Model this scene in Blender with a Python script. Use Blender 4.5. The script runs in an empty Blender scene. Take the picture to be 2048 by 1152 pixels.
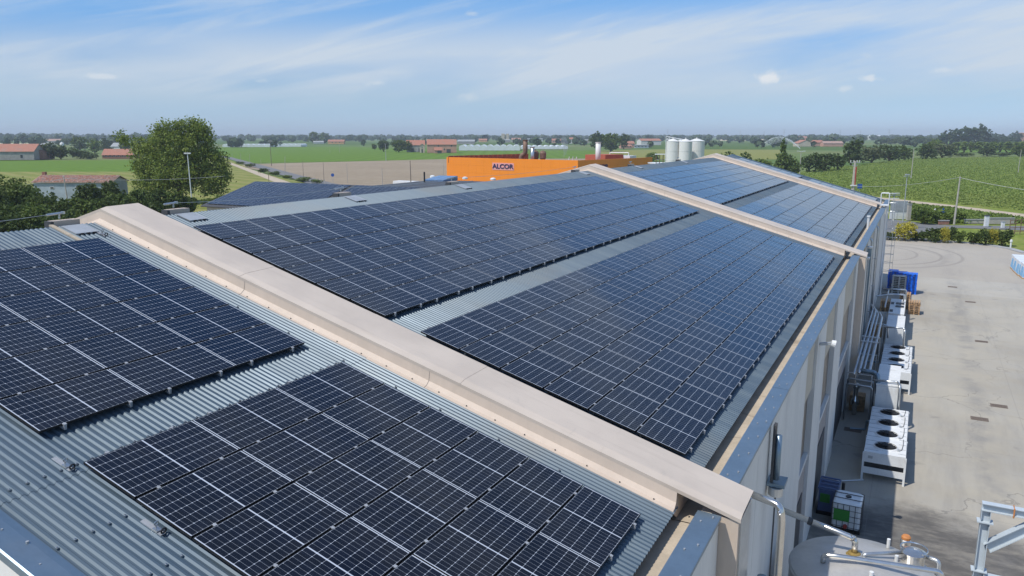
import bpy, math, random
import numpy as np
from mathutils import Vector, Matrix

# ------------------------------------------------------------------ camera
F_PX, PITCH, YAW = 1546.77, 0.19503, 0.48222          # focal length in px of a 2048 px wide frame
CAM = np.array([16.59, -13.877, 14.311])
scene = bpy.context.scene
cam = bpy.data.cameras.new('camera'); cam_ob = bpy.data.objects.new('camera', cam)
scene.collection.objects.link(cam_ob); scene.camera = cam_ob
cam.sensor_width = 36.0; cam.lens = F_PX / 2048 * 36; cam.clip_start = .1; cam.clip_end = 40000
cam_ob.location = CAM; cam_ob.rotation_euler = (math.pi / 2 - PITCH, 0, YAW)
scene.render.resolution_x, scene.render.resolution_y = 1024, 576

# ------------------------------------------------------------------ sky, sun, exposure
SUN_DIR = Vector((0.33, 0.55, -1.0)).normalized()
SUN_EL = math.asin(-SUN_DIR.z); SUN_AZ = math.atan2(-SUN_DIR.x, -SUN_DIR.y)
world = bpy.data.worlds.new('World'); scene.world = world; world.use_nodes = True
wt = world.node_tree; wt.nodes.clear()
def wn(t, **k):
    n = wt.nodes.new(t)
    for a, b in k.items(): setattr(n, a, b)
    return n
w_out = wn('ShaderNodeOutputWorld'); w_bg = wn('ShaderNodeBackground')
sky = wn('ShaderNodeTexSky', sky_type='NISHITA', sun_disc=False, sun_elevation=SUN_EL, sun_rotation=SUN_AZ,
         altitude=0, air_density=1.0, dust_density=0.35, ozone_density=3.0)
tc = wn('ShaderNodeTexCoord'); sep = wn('ShaderNodeSeparateXYZ')
wt.links.new(tc.outputs['Generated'], sep.inputs[0])
def wm(op, a, b=None, c=None):
    n = wn('ShaderNodeMath', operation=op)
    for i, x in enumerate((a, b, c)):
        if x is None: continue
        if isinstance(x, (int, float)): n.inputs[i].default_value = x
        else: wt.links.new(x, n.inputs[i])
    return n.outputs[0]
# u runs across the view, v away from it; cirrus is a stretched noise over the whole dome
cs, sn = math.cos(YAW), math.sin(YAW)
uu = wm('ADD', wm('MULTIPLY', sep.outputs['X'], cs), wm('MULTIPLY', sep.outputs['Y'], sn))
vv = wm('ADD', wm('MULTIPLY', sep.outputs['X'], -sn), wm('MULTIPLY', sep.outputs['Y'], cs))
def cloud(s, sz, slant, detail, rough, lo, hi, off=0.0, dist=0.0):
    cb = wn('ShaderNodeCombineXYZ')
    wt.links.new(wm('MULTIPLY', uu, s), cb.inputs[0]); wt.links.new(wm('ADD', wm('MULTIPLY', vv, s), off), cb.inputs[1])
    wt.links.new(wm('MULTIPLY', wm('SUBTRACT', sep.outputs['Z'], wm('MULTIPLY', uu, slant)), sz), cb.inputs[2])
    nz = wn('ShaderNodeTexNoise'); nz.inputs['Scale'].default_value = 1.0
    nz.inputs['Detail'].default_value = detail; nz.inputs['Roughness'].default_value = rough
    nz.inputs['Distortion'].default_value = dist
    wt.links.new(cb.outputs[0], nz.inputs['Vector'])
    mr = wn('ShaderNodeMapRange', interpolation_type='SMOOTHSTEP')
    mr.inputs['From Min'].default_value = lo; mr.inputs['From Max'].default_value = hi
    wt.links.new(nz.outputs[0], mr.inputs['Value']); return mr.outputs[0]
def wramp(v, lo, hi):
    mr = wn('ShaderNodeMapRange', interpolation_type='SMOOTHSTEP'); mr.inputs['From Min'].default_value = lo; mr.inputs['From Max'].default_value = hi
    wt.links.new(v, mr.inputs['Value']); return mr.outputs[0]
veil = cloud(1.3, 8.0, .06, 5, 0.50, 0.30, 0.54, 2.2, .3)
wisp = cloud(2.6, 26.0, .24, 7, 0.60, 0.42, 0.70, 7.1, 0.5)
puff = cloud(11.0, 38.0, 0.0, 5, 0.55, 0.67, 0.74, 1.7)
fade = wramp(sep.outputs['Z'], .012, .075)
gap = wm('SUBTRACT', 1.0, wm('MULTIPLY', wramp(wm('SUBTRACT', sep.outputs['Z'], wm('MULTIPLY', uu, .04)), .095, .16), .80))
cov = wm('MULTIPLY', wm('MINIMUM', wm('ADD', wm('MULTIPLY', wm('MULTIPLY', veil, gap), 0.82), wm('MULTIPLY', wisp, 0.40)), 0.9), fade)
cov = wm('MINIMUM', wm('ADD', cov, wm('MULTIPLY', puff, 0.30)), 0.9)
def cumulus(u0, z0, wu, wz, amt):      # a small fair weather cloud, far off
    cb = wn('ShaderNodeCombineXYZ'); wt.links.new(uu, cb.inputs[0]); wt.links.new(sep.outputs['Z'], cb.inputs[1]); cb.inputs[2].default_value = u0
    nz = wn('ShaderNodeTexNoise'); nz.inputs['Scale'].default_value = 95.0; nz.inputs['Detail'].default_value = 4; wt.links.new(cb.outputs[0], nz.inputs['Vector'])
    a = wm('DIVIDE', wm('SUBTRACT', uu, u0), wu); b = wm('DIVIDE', wm('SUBTRACT', sep.outputs['Z'], z0), wz)
    r = wm('ADD', wm('SQRT', wm('ADD', wm('MULTIPLY', a, a), wm('MULTIPLY', b, b))), wm('MULTIPLY', wm('SUBTRACT', nz.outputs[0], .5), 2.4))
    return wm('MULTIPLY', wm('MULTIPLY', wramp(r, 1.1, .1), amt), wm('GREATER_THAN', vv, 0.0))
cum = None
for q in ((.303, .067, .016, .009, .75), (.409, .063, .013, .005, .55), (.385, .053, .013, .005, .35), (-.455, .064, .022, .004, .4), (-.165, .063, .015, .005, .3), (-.055, .047, .014, .007, .25), (.475, .070, .014, .004, .3)):
    cum = cumulus(*q) if cum is None else wm('MAXIMUM', cum, cumulus(*q))
mixc = wn('ShaderNodeMix', data_type='RGBA')
wt.links.new(cov, mixc.inputs['Factor'])
tint = wn('ShaderNodeMix', data_type='RGBA', blend_type='MULTIPLY'); tint.inputs['Factor'].default_value = 1.0
t1 = wn('ShaderNodeMix', data_type='RGBA'); t2 = wn('ShaderNodeMix', data_type='RGBA')
t1.inputs['A'].default_value = (.78, 1.04, 1.72, 1); t1.inputs['B'].default_value = (.64, .86, 1.24, 1); t2.inputs['B'].default_value = (.44, .98, 1.48, 1)
wt.links.new(wramp(sep.outputs['Z'], 0, .055), t1.inputs['Factor']); wt.links.new(wramp(sep.outputs['Z'], .07, .18), t2.inputs['Factor'])
wt.links.new(t1.outputs['Result'], t2.inputs['A']); wt.links.new(t2.outputs['Result'], tint.inputs['B'])
wt.links.new(sky.outputs[0], tint.inputs['A'])
wt.links.new(tint.outputs['Result'], mixc.inputs['A']); mixc.inputs['B'].default_value = (6.3, 7.1, 8.0, 1)
mixd = wn('ShaderNodeMix', data_type='RGBA'); wt.links.new(cum, mixd.inputs['Factor']); wt.links.new(mixc.outputs['Result'], mixd.inputs['A']); mixd.inputs['B'].default_value = (8.6, 8.7, 8.8, 1)
wt.links.new(mixd.outputs['Result'], w_bg.inputs['Color']); w_bg.inputs['Strength'].default_value = 0.10
wt.links.new(w_bg.outputs[0], w_out.inputs['Surface'])

sun = bpy.data.lights.new('sun', 'SUN'); sun.energy = 4.0; sun.angle = math.radians(0.53); sun.color = (1.0, .955, .88)
sun_ob = bpy.data.objects.new('sun', sun); scene.collection.objects.link(sun_ob)
sun_ob.rotation_euler = SUN_DIR.to_track_quat('-Z', 'Y').to_euler(); sun_ob.location = (0, 0, 80)
vs = scene.view_settings
vs.view_transform = 'Standard'; vs.look = 'None'; vs.exposure = 0.0; vs.gamma = 1.0; vs.use_curve_mapping = False
try:
    scene.cycles.max_bounces = 6; scene.cycles.diffuse_bounces = 2; scene.cycles.glossy_bounces = 3
    scene.cycles.transmission_bounces = 4; scene.cycles.volume_bounces = 0; scene.cycles.caustics_reflective = False
except Exception: pass

# ------------------------------------------------------------------ helpers
COL = scene.collection
random.seed(4); RNG = np.random.default_rng(11)
_cy, _sy, _cp, _sp = math.cos(YAW), math.sin(YAW), math.cos(PITCH), math.sin(PITCH)
FWD = np.array([-_sy * _cp, _cy * _cp, -_sp]); RIGHT = np.array([_cy, _sy, 0.0]); UP = np.cross(RIGHT, FWD)
def gp(px, py, z=0.0):
    """world point at height z that the photograph shows at pixel (px, py) of 2048 x 1152"""
    d = FWD + RIGHT * (px - 1024) / F_PX - UP * (py - 576) / F_PX
    p = CAM + d * ((z - CAM[2]) / d[2]); return Vector(p)
def depth(p): return float(np.dot(np.array(p) - CAM, FWD))
def hz(p, py):
    """height of something standing at ground point p whose top shows at image row py"""
    d = FWD - UP * (py - 576) / F_PX
    q = np.array([p[0], p[1], 0.0]) - CAM; dep = float(q @ FWD)
    # solve for z: (q + z*k) . UP / (q + z*k) . FWD = -(py-576)/f
    m = -(py - 576) / F_PX
    return (m * (q @ FWD) - q @ UP) / (UP[2] - m * FWD[2])

def srgb(r, g, b): return tuple((c / 255 / 12.92) if c / 255 <= .04045 else ((c / 255 + .055) / 1.055) ** 2.4 for c in (r, g, b))

MATS = {}
class NT:
    def __init__(s, name):
        s.m = bpy.data.materials.new(name); s.m.use_nodes = True; s.t = s.m.node_tree
        s.b = s.t.nodes['Principled BSDF']; s.out = s.t.nodes['Material Output']; MATS[name] = s.m
    def n(s, t, **k):
        x = s.t.nodes.new(t)
        for a, b in k.items(): setattr(x, a, b)
        return x
    def l(s, a, b): s.t.links.new(a, b)
    def sock(s, x, i):
        if isinstance(x, (int, float)): i.default_value = x
        elif isinstance(x, tuple): i.default_value = x if len(x) != 3 or i.type == 'VECTOR' else (*x, 1)
        else: s.l(x, i)
    def math(s, op, a, b=None, c=None):
        x = s.n('ShaderNodeMath', operation=op)
        for i, y in enumerate((a, b, c)):
            if y is not None: s.sock(y, x.inputs[i])
        return x.outputs[0]
    def mix(s, f, a, b, blend='MIX'):
        x = s.n('ShaderNodeMix', data_type='RGBA', blend_type=blend)
        s.sock(f, x.inputs['Factor']); s.sock(a, x.inputs['A']); s.sock(b, x.inputs['B']); return x.outputs['Result']
    def noise(s, scale, detail=3, rough=.55, vec=None, dist=0):
        x = s.n('ShaderNodeTexNoise'); x.inputs['Scale'].default_value = scale
        x.inputs['Detail'].default_value = detail; x.inputs['Roughness'].default_value = rough; x.inputs['Distortion'].default_value = dist
        if vec is not None: s.l(vec, x.inputs['Vector'])
        return x.outputs[0]
    def ramp(s, v, lo, hi, a=0.0, b=1.0):
        x = s.n('ShaderNodeMapRange', interpolation_type='SMOOTHSTEP'); s.sock(v, x.inputs['Value'])
        x.inputs['From Min'].default_value = lo; x.inputs['From Max'].default_value = hi
        x.inputs['To Min'].default_value = a; x.inputs['To Max'].default_value = b; return x.outputs[0]
    def pos(s):
        return s.n('ShaderNodeNewGeometry').outputs['Position']
    def xyz(s, v):
        x = s.n('ShaderNodeSeparateXYZ'); s.l(v, x.inputs[0]); return x.outputs
    def scaled(s, v, sx, sy, sz):
        x = s.n('ShaderNodeVectorMath', operation='MULTIPLY'); s.l(v, x.inputs[0]); x.inputs[1].default_value = (sx, sy, sz); return x.outputs[0]
    def base(s, c): s.sock(c, s.b.inputs['Base Color'])
    def set(s, **k):
        for a, v in k.items(): s.sock(v, s.b.inputs[a.replace('_', ' ')])
    def bump(s, h, strength=.3, dist=.02):
        x = s.n('ShaderNodeBump'); x.inputs['Strength'].default_value = strength; x.inputs['Distance'].default_value = dist
        s.l(h, x.inputs['Height']); s.l(x.outputs[0], s.b.inputs['Normal'])

def mat(name, col, rough=.6, metal=0.0, var=.12, scale=2.0, bump=0.0, dirt=None, stretch=(1, 1, 1), spec=.4):
    t = NT(name); p = t.scaled(t.pos(), *stretch)
    n1 = t.noise(scale, 5, .6, p); n2 = t.noise(scale * 9, 3, .6, p)
    f = t.math('ADD', t.math('MULTIPLY', n1, .7), t.math('MULTIPLY', n2, .3))
    f = t.ramp(f, .3, .7)
    c = t.mix(f, tuple(x * (1 - var) for x in col), tuple(min(1, x * (1 + var)) for x in col))
    if dirt:
        d = t.ramp(t.noise(scale * .6, 6, .65, p, 1.0), .52, .72); c = t.mix(t.math('MULTIPLY', d, dirt[1]), c, dirt[0])
    t.base(c); t.set(Roughness=rough, Metallic=metal); t.b.inputs['Specular IOR Level'].default_value = spec
    if bump: t.bump(n2, bump, .01)
    return t.m

class MB:
    """collects geometry for ONE mesh object"""
    def __init__(s): s.v = []; s.f = []; s.m = []
    def add(s, vs, fs, mi=0):
        o = len(s.v); s.v += [tuple(map(float, x)) for x in vs]; s.f += [tuple(i + o for i in f) for f in fs]; s.m += [mi] * len(fs); return s
    def hexa(s, p, mi=0):   # p: 4 bottom (ccw from above), 4 top
        return s.add(p, [(3, 2, 1, 0), (4, 5, 6, 7), (0, 1, 5, 4), (1, 2, 6, 5), (2, 3, 7, 6), (3, 0, 4, 7)], mi)
    def box(s, x0, x1, y0, y1, z0, z1, mi=0):
        return s.hexa([(x0, y0, z0), (x1, y0, z0), (x1, y1, z0), (x0, y1, z0), (x0, y0, z1), (x1, y0, z1), (x1, y1, z1), (x0, y1, z1)], mi)
    def obox(s, c, u, w, h, lu, lw, lh, mi=0):   # oriented box: centre, unit axes, half sizes
        c, u, w, h = map(np.array, (c, u, w, h)); q = []
        for k in (-1, 1):
            for i, j in ((-1, -1), (1, -1), (1, 1), (-1, 1)): q.append(c + u * lu * i + w * lw * j + h * lh * k)
        return s.hexa(q, mi)
    def bar(s, a, b, wd, ht=None, mi=0):
        a, b = np.array(a, float), np.array(b, float); u = b - a; L = np.linalg.norm(u); u = u / L
        r = np.array([0, 0, 1.0]) if abs(u[2]) < .95 else np.array([1.0, 0, 0])
        w = np.cross(r, u); w /= np.linalg.norm(w); h = np.cross(u, w)
        return s.obox((a + b) / 2, u, w, h, L / 2, wd / 2, (ht or wd) / 2, mi)
    def path(s, pts, r, n=8, mi=0, cap=True):
        pts = [np.array(p, float) for p in pts]; rs = r if isinstance(r, (list, tuple)) else [r] * len(pts)
        rings = []; prev = None
        for i, p in enumerate(pts):
            t = (pts[min(i + 1, len(pts) - 1)] - pts[max(i - 1, 0)]); t = t / (np.linalg.norm(t) + 1e-9)
            if prev is None:
                ref = np.array([0, 0, 1.0]) if abs(t[2]) < .9 else np.array([1.0, 0, 0]); a = np.cross(ref, t)
            else: a = prev - t * (prev @ t)
            a = a / (np.linalg.norm(a) + 1e-9); b = np.cross(t, a); prev = a
            rings.append([p + rs[i] * (math.cos(2 * math.pi * k / n) * a + math.sin(2 * math.pi * k / n) * b) for k in range(n)])
        vs = [q for rg in rings for q in rg]; fs = []
        for i in range(len(pts) - 1):
            for k in range(n): fs.append((i * n + k, i * n + (k + 1) % n, (i + 1) * n + (k + 1) % n, (i + 1) * n + k))
        if cap: fs.append(tuple(range(n - 1, -1, -1))); fs.append(tuple((len(pts) - 1) * n + k for k in range(n)))
        return s.add(vs, fs, mi)
    def cyl(s, c, r, z0, z1, n=16, mi=0, r1=None):
        return s.path([(c[0], c[1], z0), (c[0], c[1], z1)], [r, r if r1 is None else r1], n, mi)
    def lathe(s, c, prof, n=24, mi=0):
        vs = []; fs = []
        for r, z in prof:
            for k in range(n): vs.append((c[0] + r * math.cos(2 * math.pi * k / n), c[1] + r * math.sin(2 * math.pi * k / n), c[2] + z))
        for i in range(len(prof) - 1):
            for k in range(n): fs.append((i * n + k, i * n + (k + 1) % n, (i + 1) * n + (k + 1) % n, (i + 1) * n + k))
        fs.append(tuple(range(n - 1, -1, -1))); fs.append(tuple((len(prof) - 1) * n + k for k in range(n)))
        return s.add(vs, fs, mi)
    def ring(s, c, prof, n=24, mi=0):   # open lathe, no end caps
        k = len(s.f); s.lathe(c, prof, n, mi); s.f.pop(); s.f.pop(); s.m.pop(); s.m.pop(); return s
    def loft(s, A, B, mi=0, close=True, caps=True):   # two matching polygons
        n = len(A); fs = [(i, (i + 1) % n, n + (i + 1) % n, n + i) for i in range(n if close else n - 1)]
        if caps: fs += [tuple(range(n - 1, -1, -1)), tuple(range(n, 2 * n))]
        return s.add(list(A) + list(B), fs, mi)
    def build(s, name, mats, parent=None, smooth=False, local=False, raw=False):
        me = bpy.data.meshes.new(name); V = np.array(s.v, float)
        if local or raw: c = np.zeros(3)
        else: c = np.array([(V[:, 0].min() + V[:, 0].max()) / 2, (V[:, 1].min() + V[:, 1].max()) / 2, V[:, 2].min()])
        me.from_pydata((V - c).tolist(), [], s.f)
        ms = mats if isinstance(mats, (list, tuple)) else [mats]
        for m in ms: me.materials.append(MATS[m] if isinstance(m, str) else m)
        if len(ms) > 1: me.polygons.foreach_set('material_index', s.m)
        if smooth: me.polygons.foreach_set('use_smooth', [True] * len(s.f))
        o = bpy.data.objects.new(name, me); COL.objects.link(o)
        if parent is not None:
            o.parent = parent; c = c - np.array(parent.location) if not local else c
        o.location = c; return o
def tag(o, label=None, cat=None, group=None, kind=None):
    for k, v in (('label', label), ('category', cat), ('group', group), ('kind', kind)):
        if v: o[k] = v
    return o
def thing(name, label, cat, loc=(0, 0, 0), rz=0.0, group=None):
    o = bpy.data.objects.new(name, None); o.empty_display_size = .3; COL.objects.link(o)
    o.location = loc; o.rotation_euler = (0, 0, rz); return tag(o, label, cat, group)
def dup(root, loc=None, rz=None, label=None, group=None, parent=None):
    r = root.copy(); COL.objects.link(r)
    if parent: r.parent = parent
    if loc is not None: r.location = loc
    if rz is not None: r.rotation_euler = (0, 0, rz)
    if label: r['label'] = label
    if group: r['group'] = group
    for ch in root.children: dup(ch, parent=r)
    return r
def inst(me, name, parent, loc, rot=(0, 0, 0), scale=None):
    o = bpy.data.objects.new(name, me); COL.objects.link(o); o.parent = parent; o.location = loc; o.rotation_euler = rot
    if scale: o.scale = scale
    return o
def bend(pts, rad=.14, n=4):
    """round the corners of a polyline"""
    out = [pts[0]]
    for a, c, e in zip(pts[:-2], pts[1:-1], pts[2:]):
        a, c, e = map(np.array, (a, c, e)); u = (a - c) / np.linalg.norm(a - c); v = (e - c) / np.linalg.norm(e - c)
        for k in range(n + 1):
            t = k / n; out.append(tuple(c + u * rad * (1 - t) ** 2 + v * rad * t ** 2))
    out.append(pts[-1]); return out

# ------------------------------------------------------------------ materials

mat('beige_side', (.58, .475, .38), .55, 0, .06, 1.2, 0, ((.36, .30, .24), .30), (1, 1, .3))
mat('cap_metal', (.23, .31, .375), .42, .75, .08, 1.5, 0, ((.55, .55, .52), .12))
mat('galvanised', (.55, .57, .58), .38, .85, .12, 3)
mat('stainless', (.68, .66, .62), .25, .95, .08, 3)
mat('tank_steel', (.60, .58, .55), .5, .55, .10, 1.2, 0, ((.42, .38, .32), .35))
mat('concrete_wall', (.74, .715, .66), .85, 0, .07, .9, .15, ((.50, .48, .45), .3), (1, 1, .4))
mat('concrete_lower', (.38, .345, .32), .85, 0, .10, .9, .15, ((.2, .18, .17), .35), (1, 1, .4))
mat('beige_panel', (.56, .50, .40), .8, 0, .06, .9, .1)
mat('brown_band', (.17, .135, .10), .35, 0, .10, .7)
mat('gutter_floor', (.48, .40, .30), .8, 0, .14, 2, .2, ((.22, .17, .12), .55))
mat('dark_void', (.03, .028, .026), .8)
mat('black_frame', (.012, .012, .013), .4, 0, .1)
mat('clamp_metal', (.40, .41, .42), .45, .25)
mat('white_paint', (.74, .75, .74), .45, 0, .07, 1.5, 0, ((.46, .43, .38), .38))
mat('white_sheet', (.68, .70, .71), .5, .1, .05, 1.5, 0, ((.5, .48, .45), .2))
mat('black_plastic', (.02, .02, .021), .4)
mat('dark_grey', (.07, .07, .072), .6)
mat('blue_plastic', (.008, .15, .78), .38, 0, .15, 4)
mat('grey_plastic', (.50, .49, .46), .5, 0, .10, 4)
mat('wood', (.46, .29, .155), .8, 0, .3, 5, .2, ((.28, .19, .12), .5), (3, 1, 1))
mat('drain_rust', (.20, .16, .13), .8, .3, .25, 12, .3)
mat('ibc_plastic', (.78, .79, .78), .35, 0, .04, 3)
mat('green_label', (.05, .24, .04), .5, 0, .1, 6)
mat('bin_blue', (.10, .14, .26), .5, 0, .1, 4)
mat('rust_brass', (.36, .25, .08), .6, .4, .3, 12)
mat('orange_cap', (.55, .22, .07), .6, 0, .2, 6)
mat('steel_paint', (.52, .58, .62), .45, .1, .07, 2, 0, ((.40, .30, .2), .2))
mat('lamp_grey', (.45, .47, .48), .5, .4)
mat('pole_concrete', (.42, .39, .34), .9, 0, .12, 2, .2)
mat('wood_pole', (.22, .18, .14), .9, 0, .2, 2, .2)
mat('wire', (.5, .5, .48), .5)
mat('orange_panel', (.93, .275, .022), .5, 0, .025, .3)
mat('orange_brown', (.46, .10, .025), .5, 0, .05, .3)
mat('red_parapet', (.34, .075, .035), .6, 0, .12, .5)
mat('red_flat', (.40, .11, .06), .8, 0, .15, .4)
mat('sign_pink', (.82, .36, .33), .6, 0, .04)
mat('sign_blue', (.035, .03, .10), .6)
mat('rust_pipe', (.22, .14, .10), .7, .3, .3, 1.5)
mat('silo_white', (.72, .71, .68), .5, 0, .05, .5, 0, ((.5, .48, .45), .3), (1, 1, .2))
mat('plaster_cream', (.55, .47, .36), .9, 0, .10, .4)
mat('plaster_white', (.66, .64, .60), .9, 0, .10, .4)
mat('plaster_grey', (.36, .34, .31), .9, 0, .18, .5, .2, ((.22, .20, .18), .6))
mat('plaster_pink', (.56, .31, .22), .9, 0, .12, .4)
mat('plaster_blue', (.36, .42, .46), .9, 0, .16, .5, .2, ((.25, .27, .28), .6))
mat('plaster_orange', (.62, .35, .15), .9, 0, .10, .4)
mat('brick_wall', (.30, .15, .10), .9, 0, .2, 1.2, .2, ((.2, .12, .09), .5))
mat('grey_roof', (.33, .34, .34), .7, 0, .12, .5)
mat('glass_dark', (.03, .035, .04), .15)
mat('glazing_white', (.72, .74, .75), .4, 0, .08, .3)
mat('asphalt', (.17, .17, .168), .9, 0, .12, .5, .2)
mat('kerb', (.36, .36, .355), .85, 0, .12, 1.5, .2)
mat('track', (.46, .38, .28), .95, 0, .15, .6, .2)
mat('sign_face', (.02, .09, .35), .5)
mat('red_paint', (.40, .07, .05), .6, 0, .2, 2)
mat('green_paint', (.08, .22, .14), .6)
mat('wrap_white', (.74, .77, .80), .3, 0, .05, 2)
mat('wrap_blue', (.12, .42, .72), .35, 0, .2, 3)
mat('bark', (.10, .075, .05), .95, 0, .3, 3, .4)
mat('skylight', (.12, .2, .34), .15)

# painted sheet caps: chalky paint, rain streaks running down the slope, lichen specks
t = NT('beige_metal'); p = t.pos()
n1 = t.noise(.7, 5, .6, p); n2 = t.noise(1.0, 5, .65, t.scaled(p, .5, 7, .5)); n3 = t.noise(22, 3, .6, p); n4 = t.noise(2.3, 6, .7, p, 1.2)
c = t.mix(t.ramp(n1, .3, .7), (.53, .45, .37), (.59, .505, .42))
c = t.mix(t.ramp(n2, .52, .80, 0, .38), c, (.40, .335, .27)); c = t.mix(t.ramp(n4, .58, .74, 0, .30), c, (.40, .36, .31)); c = t.mix(t.ramp(n3, .70, .78, 0, .5), c, (.27, .24, .19))
t.base(c); t.set(Roughness=t.ramp(n1, .3, .7, .42, .6)); t.bump(t.noise(1.6, 3, .5, p), .06, .03)

# corrugated metal: bare aluminium-zinc sheet, weathered in streaks down the slope
t = NT('roof_metal'); p = t.scaled(t.pos(), .25, 2.2, .25)
n1 = t.noise(1.0, 5, .6, p); n2 = t.noise(.35, 3, .5, t.pos())
c = t.mix(t.ramp(n1, .3, .7), (.068, .105, .140), (.115, .155, .185))
c = t.mix(t.math('MULTIPLY', t.ramp(n2, .5, .75), .35), c, (.12, .115, .10)); c = t.mix(t.ramp(t.noise(2.1, 6, .7, t.pos(), .8), .62, .76, 0, .35), c, (.13, .095, .07))
t.base(c); t.set(Metallic=.24, Roughness=t.ramp(n1, .2, .8, .40, .52)); t.b.inputs['Specular IOR Level'].default_value = .5

# roof tiles (far roofs): colour only, the tile rows of the near ruin are geometry
def tile_mat(name, col, s=1.0):
    t = NT(name); p = t.pos()
    n1 = t.noise(2.2 * s, 4, .7, p); n2 = t.noise(.25 * s, 4, .6, p); n3 = t.noise(9 * s, 2, .5, p)
    c = t.mix(t.ramp(n1, .3, .7), tuple(x * .72 for x in col), tuple(x * 1.2 for x in col))
    c = t.mix(t.math('MULTIPLY', t.ramp(n2, .5, .7), .4), c, (.24, .20, .17))
    c = t.mix(t.math('MULTIPLY', t.ramp(n3, .5, .75), .3), c, (.48, .38, .32))
    t.base(c); t.set(Roughness=.9); t.bump(n1, .4, .05)
tile_mat('tiles_red', (.40, .17, .11)); tile_mat('tiles_pale', (.44, .24, .17)); tile_mat('tiles_pink', (.40, .26, .21))

# photovoltaic laminate: 6 x 20 half cells under glass, white back sheet between them
t = NT('pv_laminate'); co = t.n('ShaderNodeTexCoord').outputs['Object']; X, Y, Z = t.xyz(co)
PX_, PY_ = .1665, .0845
ux = t.math('ADD', X, .4995); cx = t.math('DIVIDE', ux, PX_); fx = t.math('FRACT', cx)
ay = t.math('SUBTRACT', t.math('ABSOLUTE', Y), .010); cy = t.math('DIVIDE', ay, PY_); fy = t.math('FRACT', cy)
dx = t.math('MULTIPLY', t.math('SUBTRACT', .5, t.math('ABSOLUTE', t.math('SUBTRACT', fx, .5))), PX_)
dy = t.math('MULTIPLY', t.math('SUBTRACT', .5, t.math('ABSOLUTE', t.math('SUBTRACT', fy, .5))), PY_)
lx = t.math('LESS_THAN', dx, .0017); ly = t.math('LESS_THAN', dy, .0017)
dia = t.math('LESS_THAN', t.math('ADD', dx, dy), .0105)
mid = t.math('LESS_THAN', ay, 0.0); ends = t.math('GREATER_THAN', cy, 10.0); sid = t.math('GREATER_THAN', t.math('ABSOLUTE', X), .4993)
wmask = t.math('MAXIMUM', t.math('MAXIMUM', lx, t.math('MULTIPLY', ly, .5)), t.math('MAXIMUM', t.math('MAXIMUM', mid, ends), t.math('MAXIMUM', dia, sid)))
oi = t.n('ShaderNodeObjectInfo').outputs['Random']
cb = t.n('ShaderNodeCombineXYZ'); t.l(t.math('FLOOR', cx), cb.inputs[0])
t.l(t.math('FLOOR', t.math('DIVIDE', t.math('ADD', Y, 2.0), PY_)), cb.inputs[1]); t.l(t.math('MULTIPLY', oi, 91.0), cb.inputs[2])
wnz = t.n('ShaderNodeTexWhiteNoise'); t.l(cb.outputs[0], wnz.inputs['Vector'])
cell = t.mix(wnz.outputs['Value'], (.0022, .0034, .008), (.0036, .0060, .015))
cell = t.mix(t.math('MULTIPLY', oi, .35), cell, (.004, .005, .008))
dust = t.noise(1.3, 5, .6, t.pos()); edge = t.math('MULTIPLY', t.ramp(X, .25, .50), t.ramp(t.noise(7, 4, .6, t.pos()), .35, .7))
cell = t.mix(t.math('ADD', t.ramp(dust, .4, .8, .0, .012), t.math('MULTIPLY', edge, .012)), cell, (.42, .38, .33));
t.base(t.mix(wmask, cell, (.50, .54, .60))); t.set(Roughness=t.ramp(dust, .3, .8, .07, .13)); t.b.inputs['IOR'].default_value = 1.44
t.b.inputs['Specular IOR Level'].default_value = .5

# yard concrete with wear, tyre arcs, damp stain, pour joints
t = NT('yard_concrete'); p = t.pos(); X, Y, Z = t.xyz(p)
n0 = t.noise(.09, 5, .6, p); n1 = t.noise(.6, 6, .65, p); n2 = t.noise(6, 4, .7, p); n3 = t.noise(.25, 5, .7, t.scaled(p, 2.2, .25, 1))
c = t.mix(t.ramp(n0, .35, .65), (.345, .31, .25), (.43, .39, .315))
c = t.mix(t.ramp(n1, .3, .75, 0, .45), c, (.37, .36, .335))
c = t.mix(t.ramp(n3, .46, .8, 0, .55), c, (.22, .21, .195))
c = t.mix(t.ramp(n2, .55, .8, 0, .25), c, (.25, .24, .22))
def ring(cx, cy, R, w, sy=1.0):
    a = t.math('SUBTRACT', X, cx); b = t.math('MULTIPLY', t.math('SUBTRACT', Y, cy), sy)
    r = t.math('SQRT', t.math('ADD', t.math('MULTIPLY', a, a), t.math('MULTIPLY', b, b)))
    d = t.math('ABSOLUTE', t.math('SUBTRACT', r, R))
    side = t.ramp(a, -.5, 2.5)
    return t.math('MULTIPLY', t.ramp(d, w, w * .2), side)
arcs = ring(13.2, 91.0, 6.5, .3, .75)
for q in ((13.4, 91.2, 8.5, .3, .78), (12.5, 91.5, 4.6, .25, .7), (13, 89, 7.0, .6, .7)): arcs = t.math('MAXIMUM', arcs, t.math('MULTIPLY', ring(*q), .8 if q[2] != 7.0 else .4))
c = t.mix(t.math('MULTIPLY', t.math('MULTIPLY', arcs, t.ramp(n1, .2, .6, .5, 1)), .8), c, (.11, .105, .10))
# damp dirty patch in front of the tank
a = t.math('DIVIDE', t.math('SUBTRACT', X, 18.0), 4.4); b = t.math('DIVIDE', t.math('SUBTRACT', Y, 14.6), 4.0)
r = t.math('ADD', t.math('ADD', t.math('MULTIPLY', a, a), t.math('MULTIPLY', b, b)), t.math('MULTIPLY', t.math('SUBTRACT', n1, .5), 1.6))
c = t.mix(t.math('MULTIPLY', t.ramp(r, 1.25, .35), t.ramp(t.noise(1.1, 7, .75, t.scaled(p, .6, 1.4, 1)), .3, .60, .55, 1)), c, (.105, .098, .09))
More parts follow.
